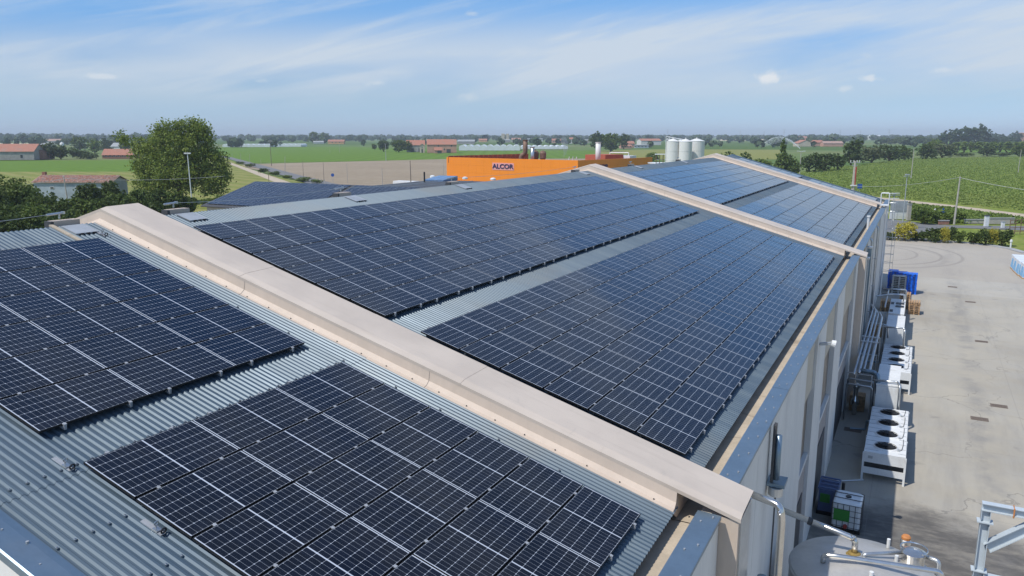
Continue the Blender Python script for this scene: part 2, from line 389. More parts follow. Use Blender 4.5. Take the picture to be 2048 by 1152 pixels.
# wheel lane and pour joints
lane = t.math('MULTIPLY', t.ramp(t.math('ABSOLUTE', t.math('SUBTRACT', X, t.math('ADD', 20.4, t.math('MULTIPLY', t.math('SUBTRACT', n0, .5), 2)))), .9, .1), t.ramp(n1, .35, .65))
c = t.mix(t.math('MULTIPLY', lane, .38), c, (.16, .155, .15))
jx = t.math('LESS_THAN', t.math('ABSOLUTE', t.math('SUBTRACT', t.math('FRACT', t.math('DIVIDE', t.math('SUBTRACT', X, .2), 6.3)), .5)), .0022)
jy = t.math('LESS_THAN', t.math('ABSOLUTE', t.math('SUBTRACT', t.math('FRACT', t.math('DIVIDE', Y, 7.4)), .5)), .0022)
c = t.mix(t.math('MULTIPLY', t.math('MAXIMUM', jx, jy), .35), c, (.2, .19, .18))
vo = t.n('ShaderNodeTexVoronoi', feature='DISTANCE_TO_EDGE'); vo.inputs['Scale'].default_value = .16
wv = t.n('ShaderNodeVectorMath', operation='ADD'); t.l(p, wv.inputs[0]); nv = t.n('ShaderNodeTexNoise'); nv.inputs['Scale'].default_value = .8; nv.inputs['Detail'].default_value = 5; t.l(p, nv.inputs['Vector'])
sv = t.n('ShaderNodeVectorMath', operation='SCALE'); t.l(nv.outputs['Color'], sv.inputs[0]); sv.inputs['Scale'].default_value = 1.6; t.l(sv.outputs[0], wv.inputs[1]); t.l(wv.outputs[0], vo.inputs['Vector'])
c = t.mix(t.math('MULTIPLY', t.math('MULTIPLY', t.math('LESS_THAN', vo.outputs['Distance'], .0035), t.ramp(n0, .42, .55)), .45), c, (.13, .125, .115))
c = t.mix(t.ramp(t.noise(.42, 3, .5, p), .66, .72, 0, .45), c, (.20, .195, .18))
band = t.math('MULTIPLY', t.ramp(Y, 66.6, 66.9), t.ramp(Y, 75.3, 75.0))
c = t.mix(t.math('MULTIPLY', band, .22), c, (.52, .50, .45))
far = t.ramp(Y, 75.0, 75.4)
c = t.mix(t.math('MULTIPLY', far, .5), c, (.40, .355, .30))
t.base(c); t.set(Roughness=.88); t.bump(n2, .15, .01)

def field_mat(name, a, b, s1=.5, s2=.05, rows=None, third=None, bump=.5):
    t = NT(name); p = t.pos(); X, Y, Z = t.xyz(p)
    v = p
    n1 = t.noise(s1, 5, .7, v); n2 = t.noise(s2, 4, .6, v)
    c = t.mix(t.ramp(n1, .32, .68), a, b)
    if third: c = t.mix(t.ramp(n2, .42, .68, 0, .75), c, third)
    if rows:
        ang, pitch, amt, dark = rows
        u = t.math('ADD', t.math('MULTIPLY', X, math.cos(ang)), t.math('MULTIPLY', Y, math.sin(ang)))
        w = t.math('ABSOLUTE', t.math('SUBTRACT', t.math('FRACT', t.math('ADD', t.math('DIVIDE', u, pitch), t.math('MULTIPLY', n2, .8))), .5))
        c = t.mix(t.math('MULTIPLY', t.ramp(w, .18, .4), amt), c, dark)
    t.base(c); t.set(Roughness=.95); t.b.inputs['Specular IOR Level'].default_value = .15
    if bump: t.bump(n1, bump, .25)
field_mat('field_soy', (.13, .205, .025), (.22, .31, .055), .7, .03, (.35, 4.2, .55, (.075, .115, .02)), (.12, .21, .03))
field_mat('field_corn', (.10, .175, .018), (.135, .225, .025), .25, .012, (.5, 9, .35, (.08, .14, .016)), (.12, .20, .022))
field_mat('field_corn_far', (.065, .115, .02), (.09, .15, .028), .1, .006, None, (.08, .13, .025))
field_mat('field_dry', (.27, .215, .15), (.34, .275, .195), .35, .02, (-.62, 9, .5, (.235, .185, .13)), (.37, .30, .215), .4)
field_mat('field_cut', (.15, .18, .035), (.25, .25, .07), .35, .03, (1.25, 8.0, .55, (.30, .27, .10)), (.18, .21, .045))
field_mat('grass', (.12, .17, .025), (.22, .26, .05), .9, .08, None, (.26, .26, .08))
field_mat('stubble', (.50, .42, .26), (.56, .47, .30), .2, .02, None, None, .1)
field_mat('ground_far', (.085, .15, .035), (.13, .19, .05), .02, .0025, None, (.20, .20, .085), 0)
def leaf_mat(name, a, b, tr=.25):
    t = NT(name); p = t.pos()
    n1 = t.noise(.55, 4, .7, p)
    r = t.n('ShaderNodeAttribute', attribute_name='tone').outputs['Fac']
    c = t.mix(t.math('ADD', t.math('MULTIPLY', t.ramp(n1, .3, .7), .5), t.math('MULTIPLY', r, .5)), a, b)
    t.base(c); t.set(Roughness=.6); t.b.inputs['Specular IOR Level'].default_value = .25
    tl = t.n('ShaderNodeBsdfTranslucent'); t.l(t.mix(.5, c, (.16, .22, .03)), tl.inputs['Color'])
    mx = t.n('ShaderNodeMixShader'); mx.inputs[0].default_value = tr
    t.l(t.b.outputs[0], mx.inputs[1]); t.l(tl.outputs[0], mx.inputs[2]); t.l(mx.outputs[0], t.out.inputs['Surface'])
leaf_mat('leaf_poplar', (.095, .145, .022), (.34, .40, .09), .4)
leaf_mat('leaf_soy', (.16, .215, .04), (.31, .37, .10), .3)
leaf_mat('leaf_dark', (.034, .058, .013), (.10, .14, .032))
leaf_mat('leaf_mid', (.055, .095, .018), (.155, .205, .045))
leaf_mat('leaf_olive', (.085, .105, .045), (.17, .19, .085))
leaf_mat('leaf_light', (.10, .16, .025), (.22, .28, .06))
leaf_mat('leaf_yellow', (.36, .32, .04), (.60, .52, .08))
leaf_mat('leaf_far', (.03, .055, .025), (.065, .10, .04), .1)

# ------------------------------------------------------------------ ground, fields, roads
def sheet(name, pts, m, z, struct=True):
    b = MB(); b.add([(p[0], p[1], z) for p in pts], [tuple(range(len(pts)))])
    o = b.build(name, m)
    # face up
    if o.data.polygons[0].normal.z < 0: o.data.flip_normals()
    if struct: o['kind'] = 'structure'
    return o
def gsheet(name, px, m, z): return sheet(name, [gp(*q) for q in px], m, z)
n = 64; ring_pts = [(16 + 16000 * math.cos(2 * math.pi * k / n), 16000 * math.sin(2 * math.pi * k / n)) for k in range(n)]
sheet('ground', ring_pts, 'ground_far', -.30)
gsheet('crop_field', [(-300, 321.5), (266, 319.5), (470, 318), (470, 338), (266, 343), (-400, 344)], 'field_corn', -.20)
gsheet('mown_field', [(-500, 343.5), (300, 342.5), (442, 312), (520, 345), (640, 372), (470, 432), (330, 470), (-700, 520)], 'field_cut', -.14)
gsheet('corn_field', [(440, 294), (700, 293), (930, 301), (1340, 300), (1420, 306), (1420, 322), (892, 318), (470, 326), (430, 318)], 'field_corn', -.22)
gsheet('ploughed_field', [(455, 330), (560, 326), (892, 317.5), (1300, 316), (1300, 345), (990, 395), (700, 385), (600, 351)], 'field_dry', -.18)
gsheet('corn_field', [(1420, 283), (1700, 290), (1840, 292), (1840, 300), (1560, 299), (1290, 297), (1290, 290)], 'field_corn_far', -.22)
gsheet('meadow', [(1190, 301), (1340, 298), (1560, 299), (1560, 318), (1300, 320), (1190, 318)], 'field_cut', -.21)
gsheet('soy_field', [(1540, 352), (1700, 330), (1830, 316), (2100, 312), (2700, 318), (2700, 470), (2048, 424), (1745, 393)], 'field_soy', -.12)
gsheet('stubble_field', [(1440, 277.6), (1640, 278), (1640, 281), (1440, 281.5)], 'stubble', -.2)
gsheet('stubble_field', [(-60, 286.2), (78, 286.2), (78, 288.4), (-60, 288.8)], 'stubble', -.2)
gsheet('crop_field', [(430, 279.5), (660, 280), (760, 285), (1200, 284), (1420, 284), (1420, 289), (900, 290), (430, 288)], 'field_corn_far', -.24)
gsheet('crop_field', [(1840, 283), (2200, 284), (2200, 300), (1900, 305), (1840, 297)], 'field_corn', -.24)
# country road beside the ploughed field, with its verge
gsheet('country_road', [(436, 311), (462, 314), (600, 350), (760, 388), (690, 392), (590, 358), (510, 334)], 'asphalt', -.06)
gsheet('farm_track', [(452, 325), (462, 325), (640, 384), (600, 384)], 'track', -.08)
# right hand side: verge, farm track, road, yard
sheet('verge', [(-60, -60), (120, -60), (120, 200), (12, 215), (-14, 175), (-60, 120)], 'grass', -.10)
gsheet('farm_track', [(1735, 392), (1790, 397), (1900, 409), (2048, 427), (2300, 458), (2300, 470), (2048, 435), (1900, 414), (1790, 401), (1735, 396)], 'track', -.07)
gsheet('access_road', [(1735, 431), (1800, 440), (1860, 447), (1905, 450), (2100, 452), (2100, 462), (1920, 455), (1870, 460), (1835, 468), (1790, 474), (1735, 470)], 'asphalt', -.05)
YK = [(-70, 107), (13.2, 107), (18.6, 107.2), (22.7, 106.2), (25.0, 105.2), (27.2, 102.5), (28.5, 99), (30.5, 97), (80, 92), (80, -60), (-70, -60)]
sheet('yard', YK, 'yard_concrete', 0.0)
b = MB()
kp = [np.array(q, float) for q in YK[1:9]]
for a0, a1 in zip(kp[:-1], kp[1:]):
    u = (a1 - a0) / np.linalg.norm(a1 - a0); nn = np.array([-u[1], u[0]])
    q = [a0 - u * .03, a1 + u * .03, a1 + nn * .9 + u * .03, a0 + nn * .9 - u * .03]
    b.hexa([(*x, -.1) for x in q] + [(*x, .12) for x in q])
b.build('kerb', 'kerb')['kind'] = 'structure'

# ------------------------------------------------------------------ main factory building
TA = math.tan(.27639); CA, SA = math.cos(.27639), math.sin(.27639)
RX = -1.2                                   # ridge
EAVE = 13.42
def zr(x, off=-.13):
    xx = x if x >= RX else 2 * RX - x
    return 12 - TA * xx + off / CA
FACT = thing('factory_building', 'long factory hall with corrugated metal roof, beige fire walls and roof solar arrays', 'building', (RX, 30.5, 0))
WALLS = [(-1.72, -.65), (30.15, 31.22), (62.0, 63.07)]
Y0B, Y1B = -9.5, 70.7
bays = [(Y0B + .42, WALLS[0][0] - .02), (WALLS[0][1] + .0, WALLS[1][0] - .02), (WALLS[1][1], WALLS[2][0] - .02), (WALLS[2][1], Y1B - .3)]
def corrugated(ya, yb, side):
    b = MB(); pitch = .1106; nw = int((yb - ya) / pitch) + 1
    prof = [(0, -.0), (.018, 0), (.043, -.026), (.068, -.026), (.0926, 0)]
    ys = []; hs = []
    for i in range(nw):
        for dy, h in prof: ys.append(ya + i * pitch + dy); hs.append(h)
    xs = [RX, EAVE] if side > 0 else [RX, 2 * RX - EAVE]
    if side > 0: xs = [RX, 3.0, 7.0, 7.0, 10.4, EAVE]
    V = []; Fc = []
    for k, x in enumerate(xs):
        up = .006 if (side > 0 and k < 3) else 0
        zb = zr(x) + .012 + up
        for y, h in zip(ys, hs): V.append((x, y, zb + h))
    m = len(ys)
    for k in range(len(xs) - 1):
        for i in range(m - 1):
            a = k * m + i
            Fc.append((a, a + m, a + m + 1, a + 1) if side > 0 else (a, a + 1, a + m + 1, a + m))
    b.v = V; b.f = Fc; b.m = [0] * len(Fc)
    return b.build('roof_sheet', 'roof_metal', FACT)
for ya, yb in bays:
    corrugated(ya, yb, 1); corrugated(ya, yb, -1)
# screws of the sheet near the camera
b = MB()
for x in (6.81, 8.06, 9.06, 10.3, 11.5, 5.4, 4.0):
    for k in range(31):
        y = -9.02 + k * .2212
        if y > -8.05 and y < -2.7 and not (6.25 < x < 6.98): continue
        b.cyl((x, y), .011, zr(x) + .0, zr(x) + .03, 6)
        b.cyl((x, y), .02, zr(x) + .008, zr(x) + .017, 6)
b.build('screws', 'galvanised', FACT)['kind'] = 'stuff'
# fire walls with folded metal cap sheets
def section(pts, x, base=None):
    return [(x, y, zr(x) + h) for y, h in pts]
for wi, (f, bk) in enumerate(WALLS):
    xe = 14.48 if wi < 2 else 13.75
    XL = 2 * RX - 14.48
    core = [(f + .03, -.2), (f - .20, -.02), (f - .20, .012), (f - .12, .03), (f - .03, .10), (f + .006, .30), (bk - .03, .34), (bk - .03, -.2)]
    b = MB()
    b.loft(section(core, RX), section(core, 13.40)); b.loft(section(core, XL + 1), section(core, RX))
    b.build('fire_wall', 'beige_side', FACT)
    cap = [(f, .27), (f, .335), (f + .17, .375), (bk, .395), (bk, .31), (bk - .012, .31), (bk - .012, .383), (f + .17, .363), (f + .012, .323), (f + .012, .27)]
    seams = [RX, .05, 3.4, 6.3, 9.1, 12.0, xe]
    for i in range(len(seams) - 1):
        e = .004 * (i % 2)
        c2 = [(y, h + e) for y, h in cap]
        b = MB(); b.loft(section(c2, seams[i] + (.003 if i else 0)), section(c2, seams[i + 1]))
        b.build('cap_sheet', 'beige_metal', FACT)
    b = MB(); b.loft(section(cap, XL), section(cap, RX - .002)); b.build('cap_sheet', 'beige_metal', FACT)
    # vertical overlap of the face flashing and its rivets
    b = MB()
    for x in (3.55, 8.4):
        b.loft([(x, f - .205, zr(x) + .015), (x, f - .125, zr(x) + .034), (x, f - .035, zr(x) + .104), (x, f + .002, zr(x) + .30)],
               [(x + .005, f - .203, zr(x) + .012), (x + .005, f - .122, zr(x) + .031), (x + .005, f - .032, zr(x) + .10), (x + .005, f + .004, zr(x) + .30)], 0, False, False)
    for k in range(24):
        x = -.6 + k * .62; b.cyl((x, f - .14), .012, zr(x) + .02, zr(x) + .045, 6)
    b.build('flashing_rivets', 'dark_grey', FACT)['kind'] = 'stuff'
    # buttress at the eave: cladded end pier down to the ground
    zt = zr(xe) + .30
    b = MB(); b.box(13.80, xe - .04, f + .03, bk - .03, 0, zt); 
    b.build('end_pier', 'beige_side', FACT)
    b = MB(); b.box(xe - .039, xe - .015, f + .16, bk - .035, 2.4, zt - .02); b.build('pier_cladding', 'galvanised', FACT)
    b = MB(); b.box(2 * RX - xe + .04, 2 * RX - 13.6, f + .03, bk - .03, 0, zt); b.build('end_pier', 'beige_side', FACT)
# roof edge (verge) flashing at both gables
for y0, y1 in ((Y0B - .04, Y0B + .40), (Y1B - .36, Y1B + .04)):
    b = MB()
    for xa, xb in ((RX, 14.17), (2 * RX - 14.17, RX)):
        prof = [(y0, .02), (y0, .13), (y0 + .02, .145), (y1 - .12, .10), (y1, .055), (y1, .03)]
        b.loft(section(prof, xa), section(prof, xb))
    b.build('verge_flashing', 'cap_metal', FACT)
b = MB()
for x, y, r in ((6.9, -9.22, .02), (7.55, -9.32, .012), (7.9, -9.25, .018), (7.2, -9.4, .012), (8.3, -9.36, .013)):
    b.cyl((x, y), r, zr(x) + .08, zr(x) + .125, 8)
b.build('verge_fixings', 'clamp_metal', FACT)['kind'] = 'stuff'
# gutter, parapet and its cap, bay by bay
ysec = [(Y0B, WALLS[0][0] + .0), (WALLS[0][1], WALLS[1][0] + .0), (WALLS[1][1], WALLS[2][0]), (WALLS[2][1], Y1B)]
for i, (ya, yb) in enumerate(ysec):
    b = MB(); b.add([(13.2, ya - (1.1 if i else 0), 7.84), (13.80, ya - (1.1 if i else 0), 7.84), (13.80, yb, 7.84), (13.2, yb, 7.84), (13.2, ya - (1.1 if i else 0), 8.0), (13.2, yb, 8.0)], [(0, 1, 2, 3), (0, 3, 5, 4)])
    b.build('gutter', 'gutter_floor', FACT)
    b = MB(); b.box(13.80, 14.0, ya + .03, yb + .02, 7.4, 8.095); b.build('parapet', 'beige_panel', FACT)
    n = max(1, round((yb - ya) / 6)); L = (yb - ya) / n
    for k in range(n):
        a, c = ya + .01 + k * L, ya + (k + 1) * L - (.004 if k < n - 1 else .06)
        b = MB(); z = 8.125 + .004 * (k % 2)
        b.loft([(13.78, a, z - .06), (13.78, a, z + .01), (13.80, a, z + .012), (14.165, a, z - .006), (14.175, a, z - .012), (14.175, a, z - .075), (14.163, a, z - .075), (14.163, a, z - .02), (13.80, a, z - .004), (13.79, a, z - .06)],
               [(13.78, c, z - .06), (13.78, c, z + .01), (13.80, c, z + .012), (14.165, c, z - .006), (14.175, c, z - .012), (14.175, c, z - .075), (14.163, c, z - .075), (14.163, c, z - .02), (13.80, c, z - .004), (13.79, c, z - .06)])
        b.build('parapet_cap', 'cap_metal', FACT)
    b = MB(); y = ya + .5
    while y < yb - .2:
        b.cyl((13.92, y), .016, 8.12, 8.15, 8); b.cyl((14.07, y + .22), .016, 8.12, 8.148, 8); y += .98
    b.build('cap_rivets', 'clamp_metal', FACT)['kind'] = 'stuff'
# long facade: full height concrete panels alternating with window bays
def facade(ya, yb, cuts):
    """cuts: list of (y0, y1) of window bays"""
    y = ya; solid = []
    for c0, c1 in cuts: solid.append((y, c0)); y = c1
    solid.append((y, yb))
    for s0, s1 in solid:
        n = max(1, round((s1 - s0) / 2.5)); L = (s1 - s0) / n
        for k in range(n):
            b = MB(); b.box(13.82, 14.12, s0 + k * L + .008, s0 + (k + 1) * L - .008, 0, 8.04); b.build('wall_panel', 'concrete_wall', FACT)
    b = MB(); b.box(13.83, 14.08, ya, yb, 0, 8.03)
    b = MB()
    for c0, c1 in cuts:
        m = MB(); m.box(13.82, 14.03, c0 + .004, c1 - .004, 6.1, 8.04); m.build('upper_panel', 'beige_panel', FACT)
        nb = max(1, round((c1 - c0) / 1.25)); L = (c1 - c0) / nb
        for k in range(nb):
            m = MB(); m.box(13.80, 13.93, c0 + k * L + .012, c0 + (k + 1) * L - .012, 3.83, 6.09); m.build('window_band', 'brown_band', FACT)
        m = MB(); m.box(13.82, 14.07, c0 + .004, c1 - .004, 3.70, 3.82); m.build('sill', 'concrete_wall', FACT)
        m = MB(); m.box(13.82, 14.01, c0 + .004, c1 - .004, 0, 3.69); m.build('lower_panel', 'concrete_lower', FACT)
        m = MB(); m.box(14.012, 14.04, c0 + .5, c1 - .5, 0, 2.6); m.build('door', 'dark_grey', FACT)
facade(Y0B, WALLS[0][0] + .02, [])
facade(WALLS[0][1] - .02, WALLS[1][0] + .02, [(9.8, 12.4), (15.1, 19.1), (22.4, 28.6)])
facade(WALLS[1][1] - .02, WALLS[2][0] + .02, [(33.2, 38.0), (41, 46), (49, 54)])
facade(WALLS[2][1] - .02, Y1B, [])
b = MB(); b.box(2 * RX - 14.1, 2 * RX - 13.8, Y0B, Y1B, 0, 8.0); b.build('rear_wall', 'concrete_wall', FACT)
for y0, y1 in ((Y0B, Y0B + .28), (Y1B - .28, Y1B)):
    b = MB(); P = [(2 * RX - 13.79, 0), (13.81, 0), (13.81, zr(13.81) - .03), (RX, zr(RX) - .03), (2 * RX - 13.79, zr(13.79) - .03)]
    b.loft([(x, y0, z) for x, z in P], [(x, y1, z) for x, z in P]); b.build('gable_wall', 'concrete_wall', FACT)

# ------------------------------------------------------------------ solar arrays
def panel_mesh():
    W, L, T, r = .515, .8775, .035, .013
    b = MB()
    e = .006
    for x0, x1, y0, y1 in ((-W, W, -L, -L + e), (-W, W, L - e, L), (-W, -W + r, -L + e, L - e), (W - r, W, -L + e, L - e)):
        b.box(x0, x1, y0, y1, -T, 0, 0)
    b.add([(-W + r, -L + e, -.002), (W - r, -L + e, -.002), (W - r, L - e, -.002), (-W + r, L - e, -.002)], [(0, 1, 2, 3)], 1)
    b.add([(-W + r, -L + e, -.008), (W - r, -L + e, -.008), (W - r, L - e, -.008), (-W + r, L - e, -.008)], [(3, 2, 1, 0)], 0)
    me = bpy.data.meshes.new('solar_panel'); me.from_pydata(b.v, [], b.f)
    for m in ('black_frame', 'pv_laminate'): me.materials.append(MATS[m])
    me.polygons.foreach_set('material_index', b.m); return me
PANEL = panel_mesh(); RP, PC = 1.055, 1.765
def solar_array(label, origin, rot, rows, cols, side_end=True):
    A = thing('solar_array', label, 'solar array', origin); A.rotation_euler = rot; A['group'] = 'roof solar arrays'
    cl = MB(); rails = MB()
    for i in range(rows):
        for j in range(cols):
            inst(PANEL, 'solar_panel', A, (i * RP + .519, j * PC + .8775, random.uniform(-.002, .002)), (random.uniform(-.004, .004), random.uniform(-.004, .004), 0))
    for j in range(cols):
        for q in (.28, .72):
            y = j * PC + q * 1.755
            y = j * PC + (.20 if q < .5 else .80) * 1.755
            rails.box(-.04, rows * RP + .03, y - .018, y + .018, -.085, -.036)
            for i in range(rows + 1):
                x = i * RP - .0085
                w = .022 if 0 < i < rows else .016
                cl.box(x - w, x + w, y - .024, y + .024, -.012, .004)
                if i == rows: cl.box(x + .012, x + .030, y - .022, y + .022, -.05, .003)
                if i == 0: cl.box(x - .022, x - .004, y - .022, y + .022, -.05, .003)
    rails.build('rails', 'clamp_metal', A, local=True)['kind'] = 'stuff'
    cl.build('clamps', 'clamp_metal', A, local=True)['kind'] = 'stuff'
    return A
def on_slope(s, y): return (s * CA, y, 12 - s * SA)
SL = 7.275
arr = [('upper solar array, near roof bay cut off by the left picture edge', 0, -7.93, 3), ('lower solar array, near roof bay in the bottom foreground', SL, -7.935, 3),
       ('upper solar array, large roof bay between first and second fire wall', 0, 0, 16), ('lower solar array, large roof bay beside the parapet between first and second fire wall', SL, .045, 16),
       ('upper solar array, roof bay between second and third fire wall', 0, 32.0, 16), ('lower solar array, roof bay between second and third fire wall', SL, 32.0, 16),
       ('upper solar array beyond the last fire wall', 0, 63.9, 3), ('lower solar array beyond the last fire wall, by the roof ladder', SL, 63.9, 3)]
for lab, s, y, nc in arr: solar_array(lab, on_slope(s, y), (0, .27639, 0), 6, nc)

# ------------------------------------------------------------------ things on the roof
def ridge_unit(y, label):
    r = thing('lifeline_anchor', label, 'roof anchor', (RX, y, zr(RX)), group='ridge anchors')
    b = MB(); b.box(-.30, -.06, -.02, .62, -.10, .13); b.build('counterweight', 'beige_side', r, local=True)
    b = MB(); b.box(-.301, -.059, -.10, -.021, -.10, .125); b.build('end_cover', 'dark_grey', r, local=True)
    b = MB(); b.loft([(.08, .05, .002), (.08, .62, .002), (.08, .62, .022), (.08, .05, .022)], [(.62, .05, -.150), (.62, .62, -.150), (.62, .62, -.125), (.62, .05, -.125)]); b.build('base_plate', 'lamp_grey', r, local=True)
    b = MB()
    for k in range(3): b.box(.625, .64, .16 + k * .15, .24 + k * .15, -.165, -.125)
    b.build('slots', 'black_plastic', r, local=True)['kind'] = 'stuff'
    b = MB(); b.path([(-.18, .2, .17), (-.18, .2, .28)], .022, 8); b.path([(-.18, -.1, .28), (-.18, .30, .30)], .028, 10); b.cyl((-.18, .3), .045, .27, .33, 10); b.build('post', 'galvanised', r, local=True)
    return r
for y, lab in ((-2.85, 'lifeline anchor box on the ridge of the near roof bay'), (.35, 'lifeline anchor box on the ridge just behind the first fire wall'),
               (7.3, 'second lifeline anchor box along the ridge of the large roof bay'), (14.6, 'third lifeline anchor box along the ridge of the large roof bay'),
               (28.2, 'lifeline anchor box on the ridge just before the second fire wall'), (38.1, 'lifeline anchor box on the ridge behind the second fire wall'),
               (50, 'farther lifeline anchor box on the ridge behind the second fire wall')):
    ridge_unit(y, lab)
def lifeline(ya, yb, label):
    n = 12; b = MB()
    b.path([(RX - .18, ya + (yb - ya) * k / n, zr(RX) + .30 - .10 * (1 - (2 * k / n - 1) ** 2)) for k in range(n + 1)], .006, 5)
    tag(b.build('lifeline_cable', 'galvanised'), label, 'cable')
lifeline(-9.3, -2.6, 'steel lifeline cable along the near ridge at left'); lifeline(.55, 7.5, 'steel lifeline cable between first two ridge anchors of the large bay')
lifeline(7.5, 14.8, 'steel lifeline cable between second and third ridge anchors'); lifeline(14.8, 28.4, 'steel lifeline cable from third ridge anchor to the second fire wall')
def eye_anchor(x, y, label):
    r = thing('eyebolt_anchor', label, 'roof anchor', (x, y, zr(x) + .012), group='eyebolt anchors on the sheet'); r.rotation_euler = (0, .27639, 0)
    b = MB(); b.box(-.26, .12, -.035, .035, .0, .012); b.build('strap', 'clamp_metal', r, local=True)
    b = MB(); b.box(-.04, .05, -.04, .04, .012, .03); b.cyl((-.02, 0), .012, .03, .075, 8)
    b.path([(-.02 + .0, .028 * math.cos(t * math.pi / 6), .10 + .028 * math.sin(t * math.pi / 6)) for t in range(13)], .008, 6, cap=False); b.build('eye', 'stainless', r, local=True)
    b = MB(); b.path([(.10, .02 + .035 * math.cos(t * math.pi / 6), .045 + .035 * math.sin(t * math.pi / 6)) for t in range(13)], .012, 6, cap=False); b.build('rubber_ring', 'black_plastic', r, local=True)
eye_anchor(6.79, -8.05, 'upper steel eyebolt anchor on the sheet left of the lower solar array')
eye_anchor(8.52, -8.05, 'lower steel eyebolt anchor on the sheet left of the lower solar array')
eye_anchor(-.43, -2.25, 'steel eyebolt anchor near the ridge beside the first fire wall')
r = thing('cable_trunk', 'brown cable trunking running down the sheet to the near upper array', 'conduit', (-.65, -2.95, zr(-.65)))
b = MB(); b.loft([(-.6, -.05, .17 + .012), (-.6, .05, .17 + .012), (-.6, .05, .17 + .05), (-.6, -.05, .17 + .05)], [(.85, -.05, -.241 + .012), (.85, .05, -.241 + .012), (.85, .05, -.241 + .05), (.85, -.05, -.241 + .05)]); b.build('trunk', 'gutter_floor', r, local=True)

# ------------------------------------------------------------------ yard: coolers, units, pipes
def cooler(y, label):
    X0, X1, L, zt = 15.52, 17.10, 6.2, 1.26
    r = thing('air_cooler', label, 'air cooler', ((X0 + X1) / 2, y, 0), group='fan coolers along the facade'); W = (X1 - X0) / 2
    for i in range(5):
        m = MB(); m.box(-W, W, i * 1.24 + .004, (i + 1) * 1.24 - .004, zt - .04, zt); m.build('top_panel', 'white_paint', r, local=True)
    m = MB(); m.box(-W + .01, W - .01, .03, L - .03, .82, zt - .041); m.build('body', 'white_sheet', r, local=True)
    m = MB(); m.box(-W + .005, W - .005, .0, .03, .80, zt - .041); m.build('end_panel', 'white_paint', r, local=True)
    m = MB(); m.box(-W + .005, W - .005, .0, .03, .30, .58); m.build('lower_panel', 'white_paint', r, local=True)
    m = MB(); m.box(-W + .03, W - .03, .35, L - .05, .35, .81); m.build('coil', 'dark_grey', r, local=True)
    for sx in (-1, 1):
        for yy in (.02, L * .33, L * .66, L - .06):
            m = MB(); m.box(sx * W - .04, sx * W + .04, yy - .04, yy + .04, 0, zt - .045); m.build('leg', 'white_paint', r, local=True)
    for k in range(4):
        yy = .93 + k * 1.53 - .06
        m = MB(); m.ring((0, yy, zt), [(.50, .001), (.48, .03), (.44, .06), (.42, .06), (.42, .008)], 24); f = m.build('fan_collar', 'white_paint', r, local=True, smooth=True)
        m = MB(); m.lathe((0, 0, 0), [(.415, .005), (.415, .012)], 24, 0)
        for a in range(9):
            t0 = a * 2 * math.pi / 9; m.loft([(.09 * math.cos(t0), .09 * math.sin(t0), .02), (.40 * math.cos(t0), .40 * math.sin(t0), .02), (.40 * math.cos(t0), .40 * math.sin(t0), .03), (.09 * math.cos(t0), .09 * math.sin(t0), .03)],
                   [(.09 * math.cos(t0 + .4), .09 * math.sin(t0 + .4), .06), (.40 * math.cos(t0 + .4), .40 * math.sin(t0 + .4), .06), (.40 * math.cos(t0 + .4), .40 * math.sin(t0 + .4), .07), (.09 * math.cos(t0 + .4), .09 * math.sin(t0 + .4), .07)])
        m.cyl((0, 0), .1, .02, .10, 12)
        fo = m.build('fan', 'black_plastic', r, local=True); fo.location = (0, yy, zt)
        m = MB()
        for rr in (.14, .22, .30, .38, .43):
            m.path([(rr * math.cos(q * math.pi / 12), rr * math.sin(q * math.pi / 12), .115 - .05 * (rr / .43) ** 2) for q in range(25)], .006, 4, cap=False)
        for q in range(6): m.path([(0, 0, .125), (.43 * math.cos(q * math.pi / 3), .43 * math.sin(q * math.pi / 3), .065)], .008, 4)
        g = m.build('fan_guard', 'black_plastic', r, local=True); g.location = (0, yy, zt)
        m = MB(); m.box(.46, .54, yy - .30, yy - .22, zt, zt + .07); m.build('junction_box', 'lamp_grey', r, local=True)
        m = MB(); m.path([(.50, yy - .26, zt + .02), (.62, yy - .1, zt + .02), (.66, yy + .5, zt + .02), (.66, min(L - .1, yy + 1.2), zt + .02)], .012, 5); m.build('cable', 'dark_grey', r, local=True)
    m = MB()
    for k in range(26): m.box(-W - .012, -W - .002, .1 + k * .23, .28 + k * .23, .66, 1.16)
    m.build('side_fins', 'lamp_grey', r, local=True)['kind'] = 'stuff'
    m = MB()
    for k in range(11): m.box(-W + .02, -W + .55, .28 + k * .56, .30 + k * .56, zt, zt + .012); m.box(W - .3, W - .02, .28 + k * .56, .30 + k * .56, zt, zt + .012)
    m.build('seams', 'lamp_grey', r, local=True)['kind'] = 'stuff'
    m = MB(); m.box(-.62, -.44, -.006, -.001, .98, 1.10); m.build('rating_plate', 'lamp_grey', r, local=True)
    m = MB(); m.path(bend([(-W + .2, L - .1, .5), (-W - .2, L - .1, .5), (-W - .22, L - .1, .05), (-W - .9, L - .3, .05)], .1), .05, 8); m.build('supply_pipe', 'cap_metal', r, local=True)
    return r
cooler(20.15, 'nearest white fan cooler with four black fans, half in building shadow')
cooler(33.2, 'second white fan cooler with four black fans, behind the white cabinet')
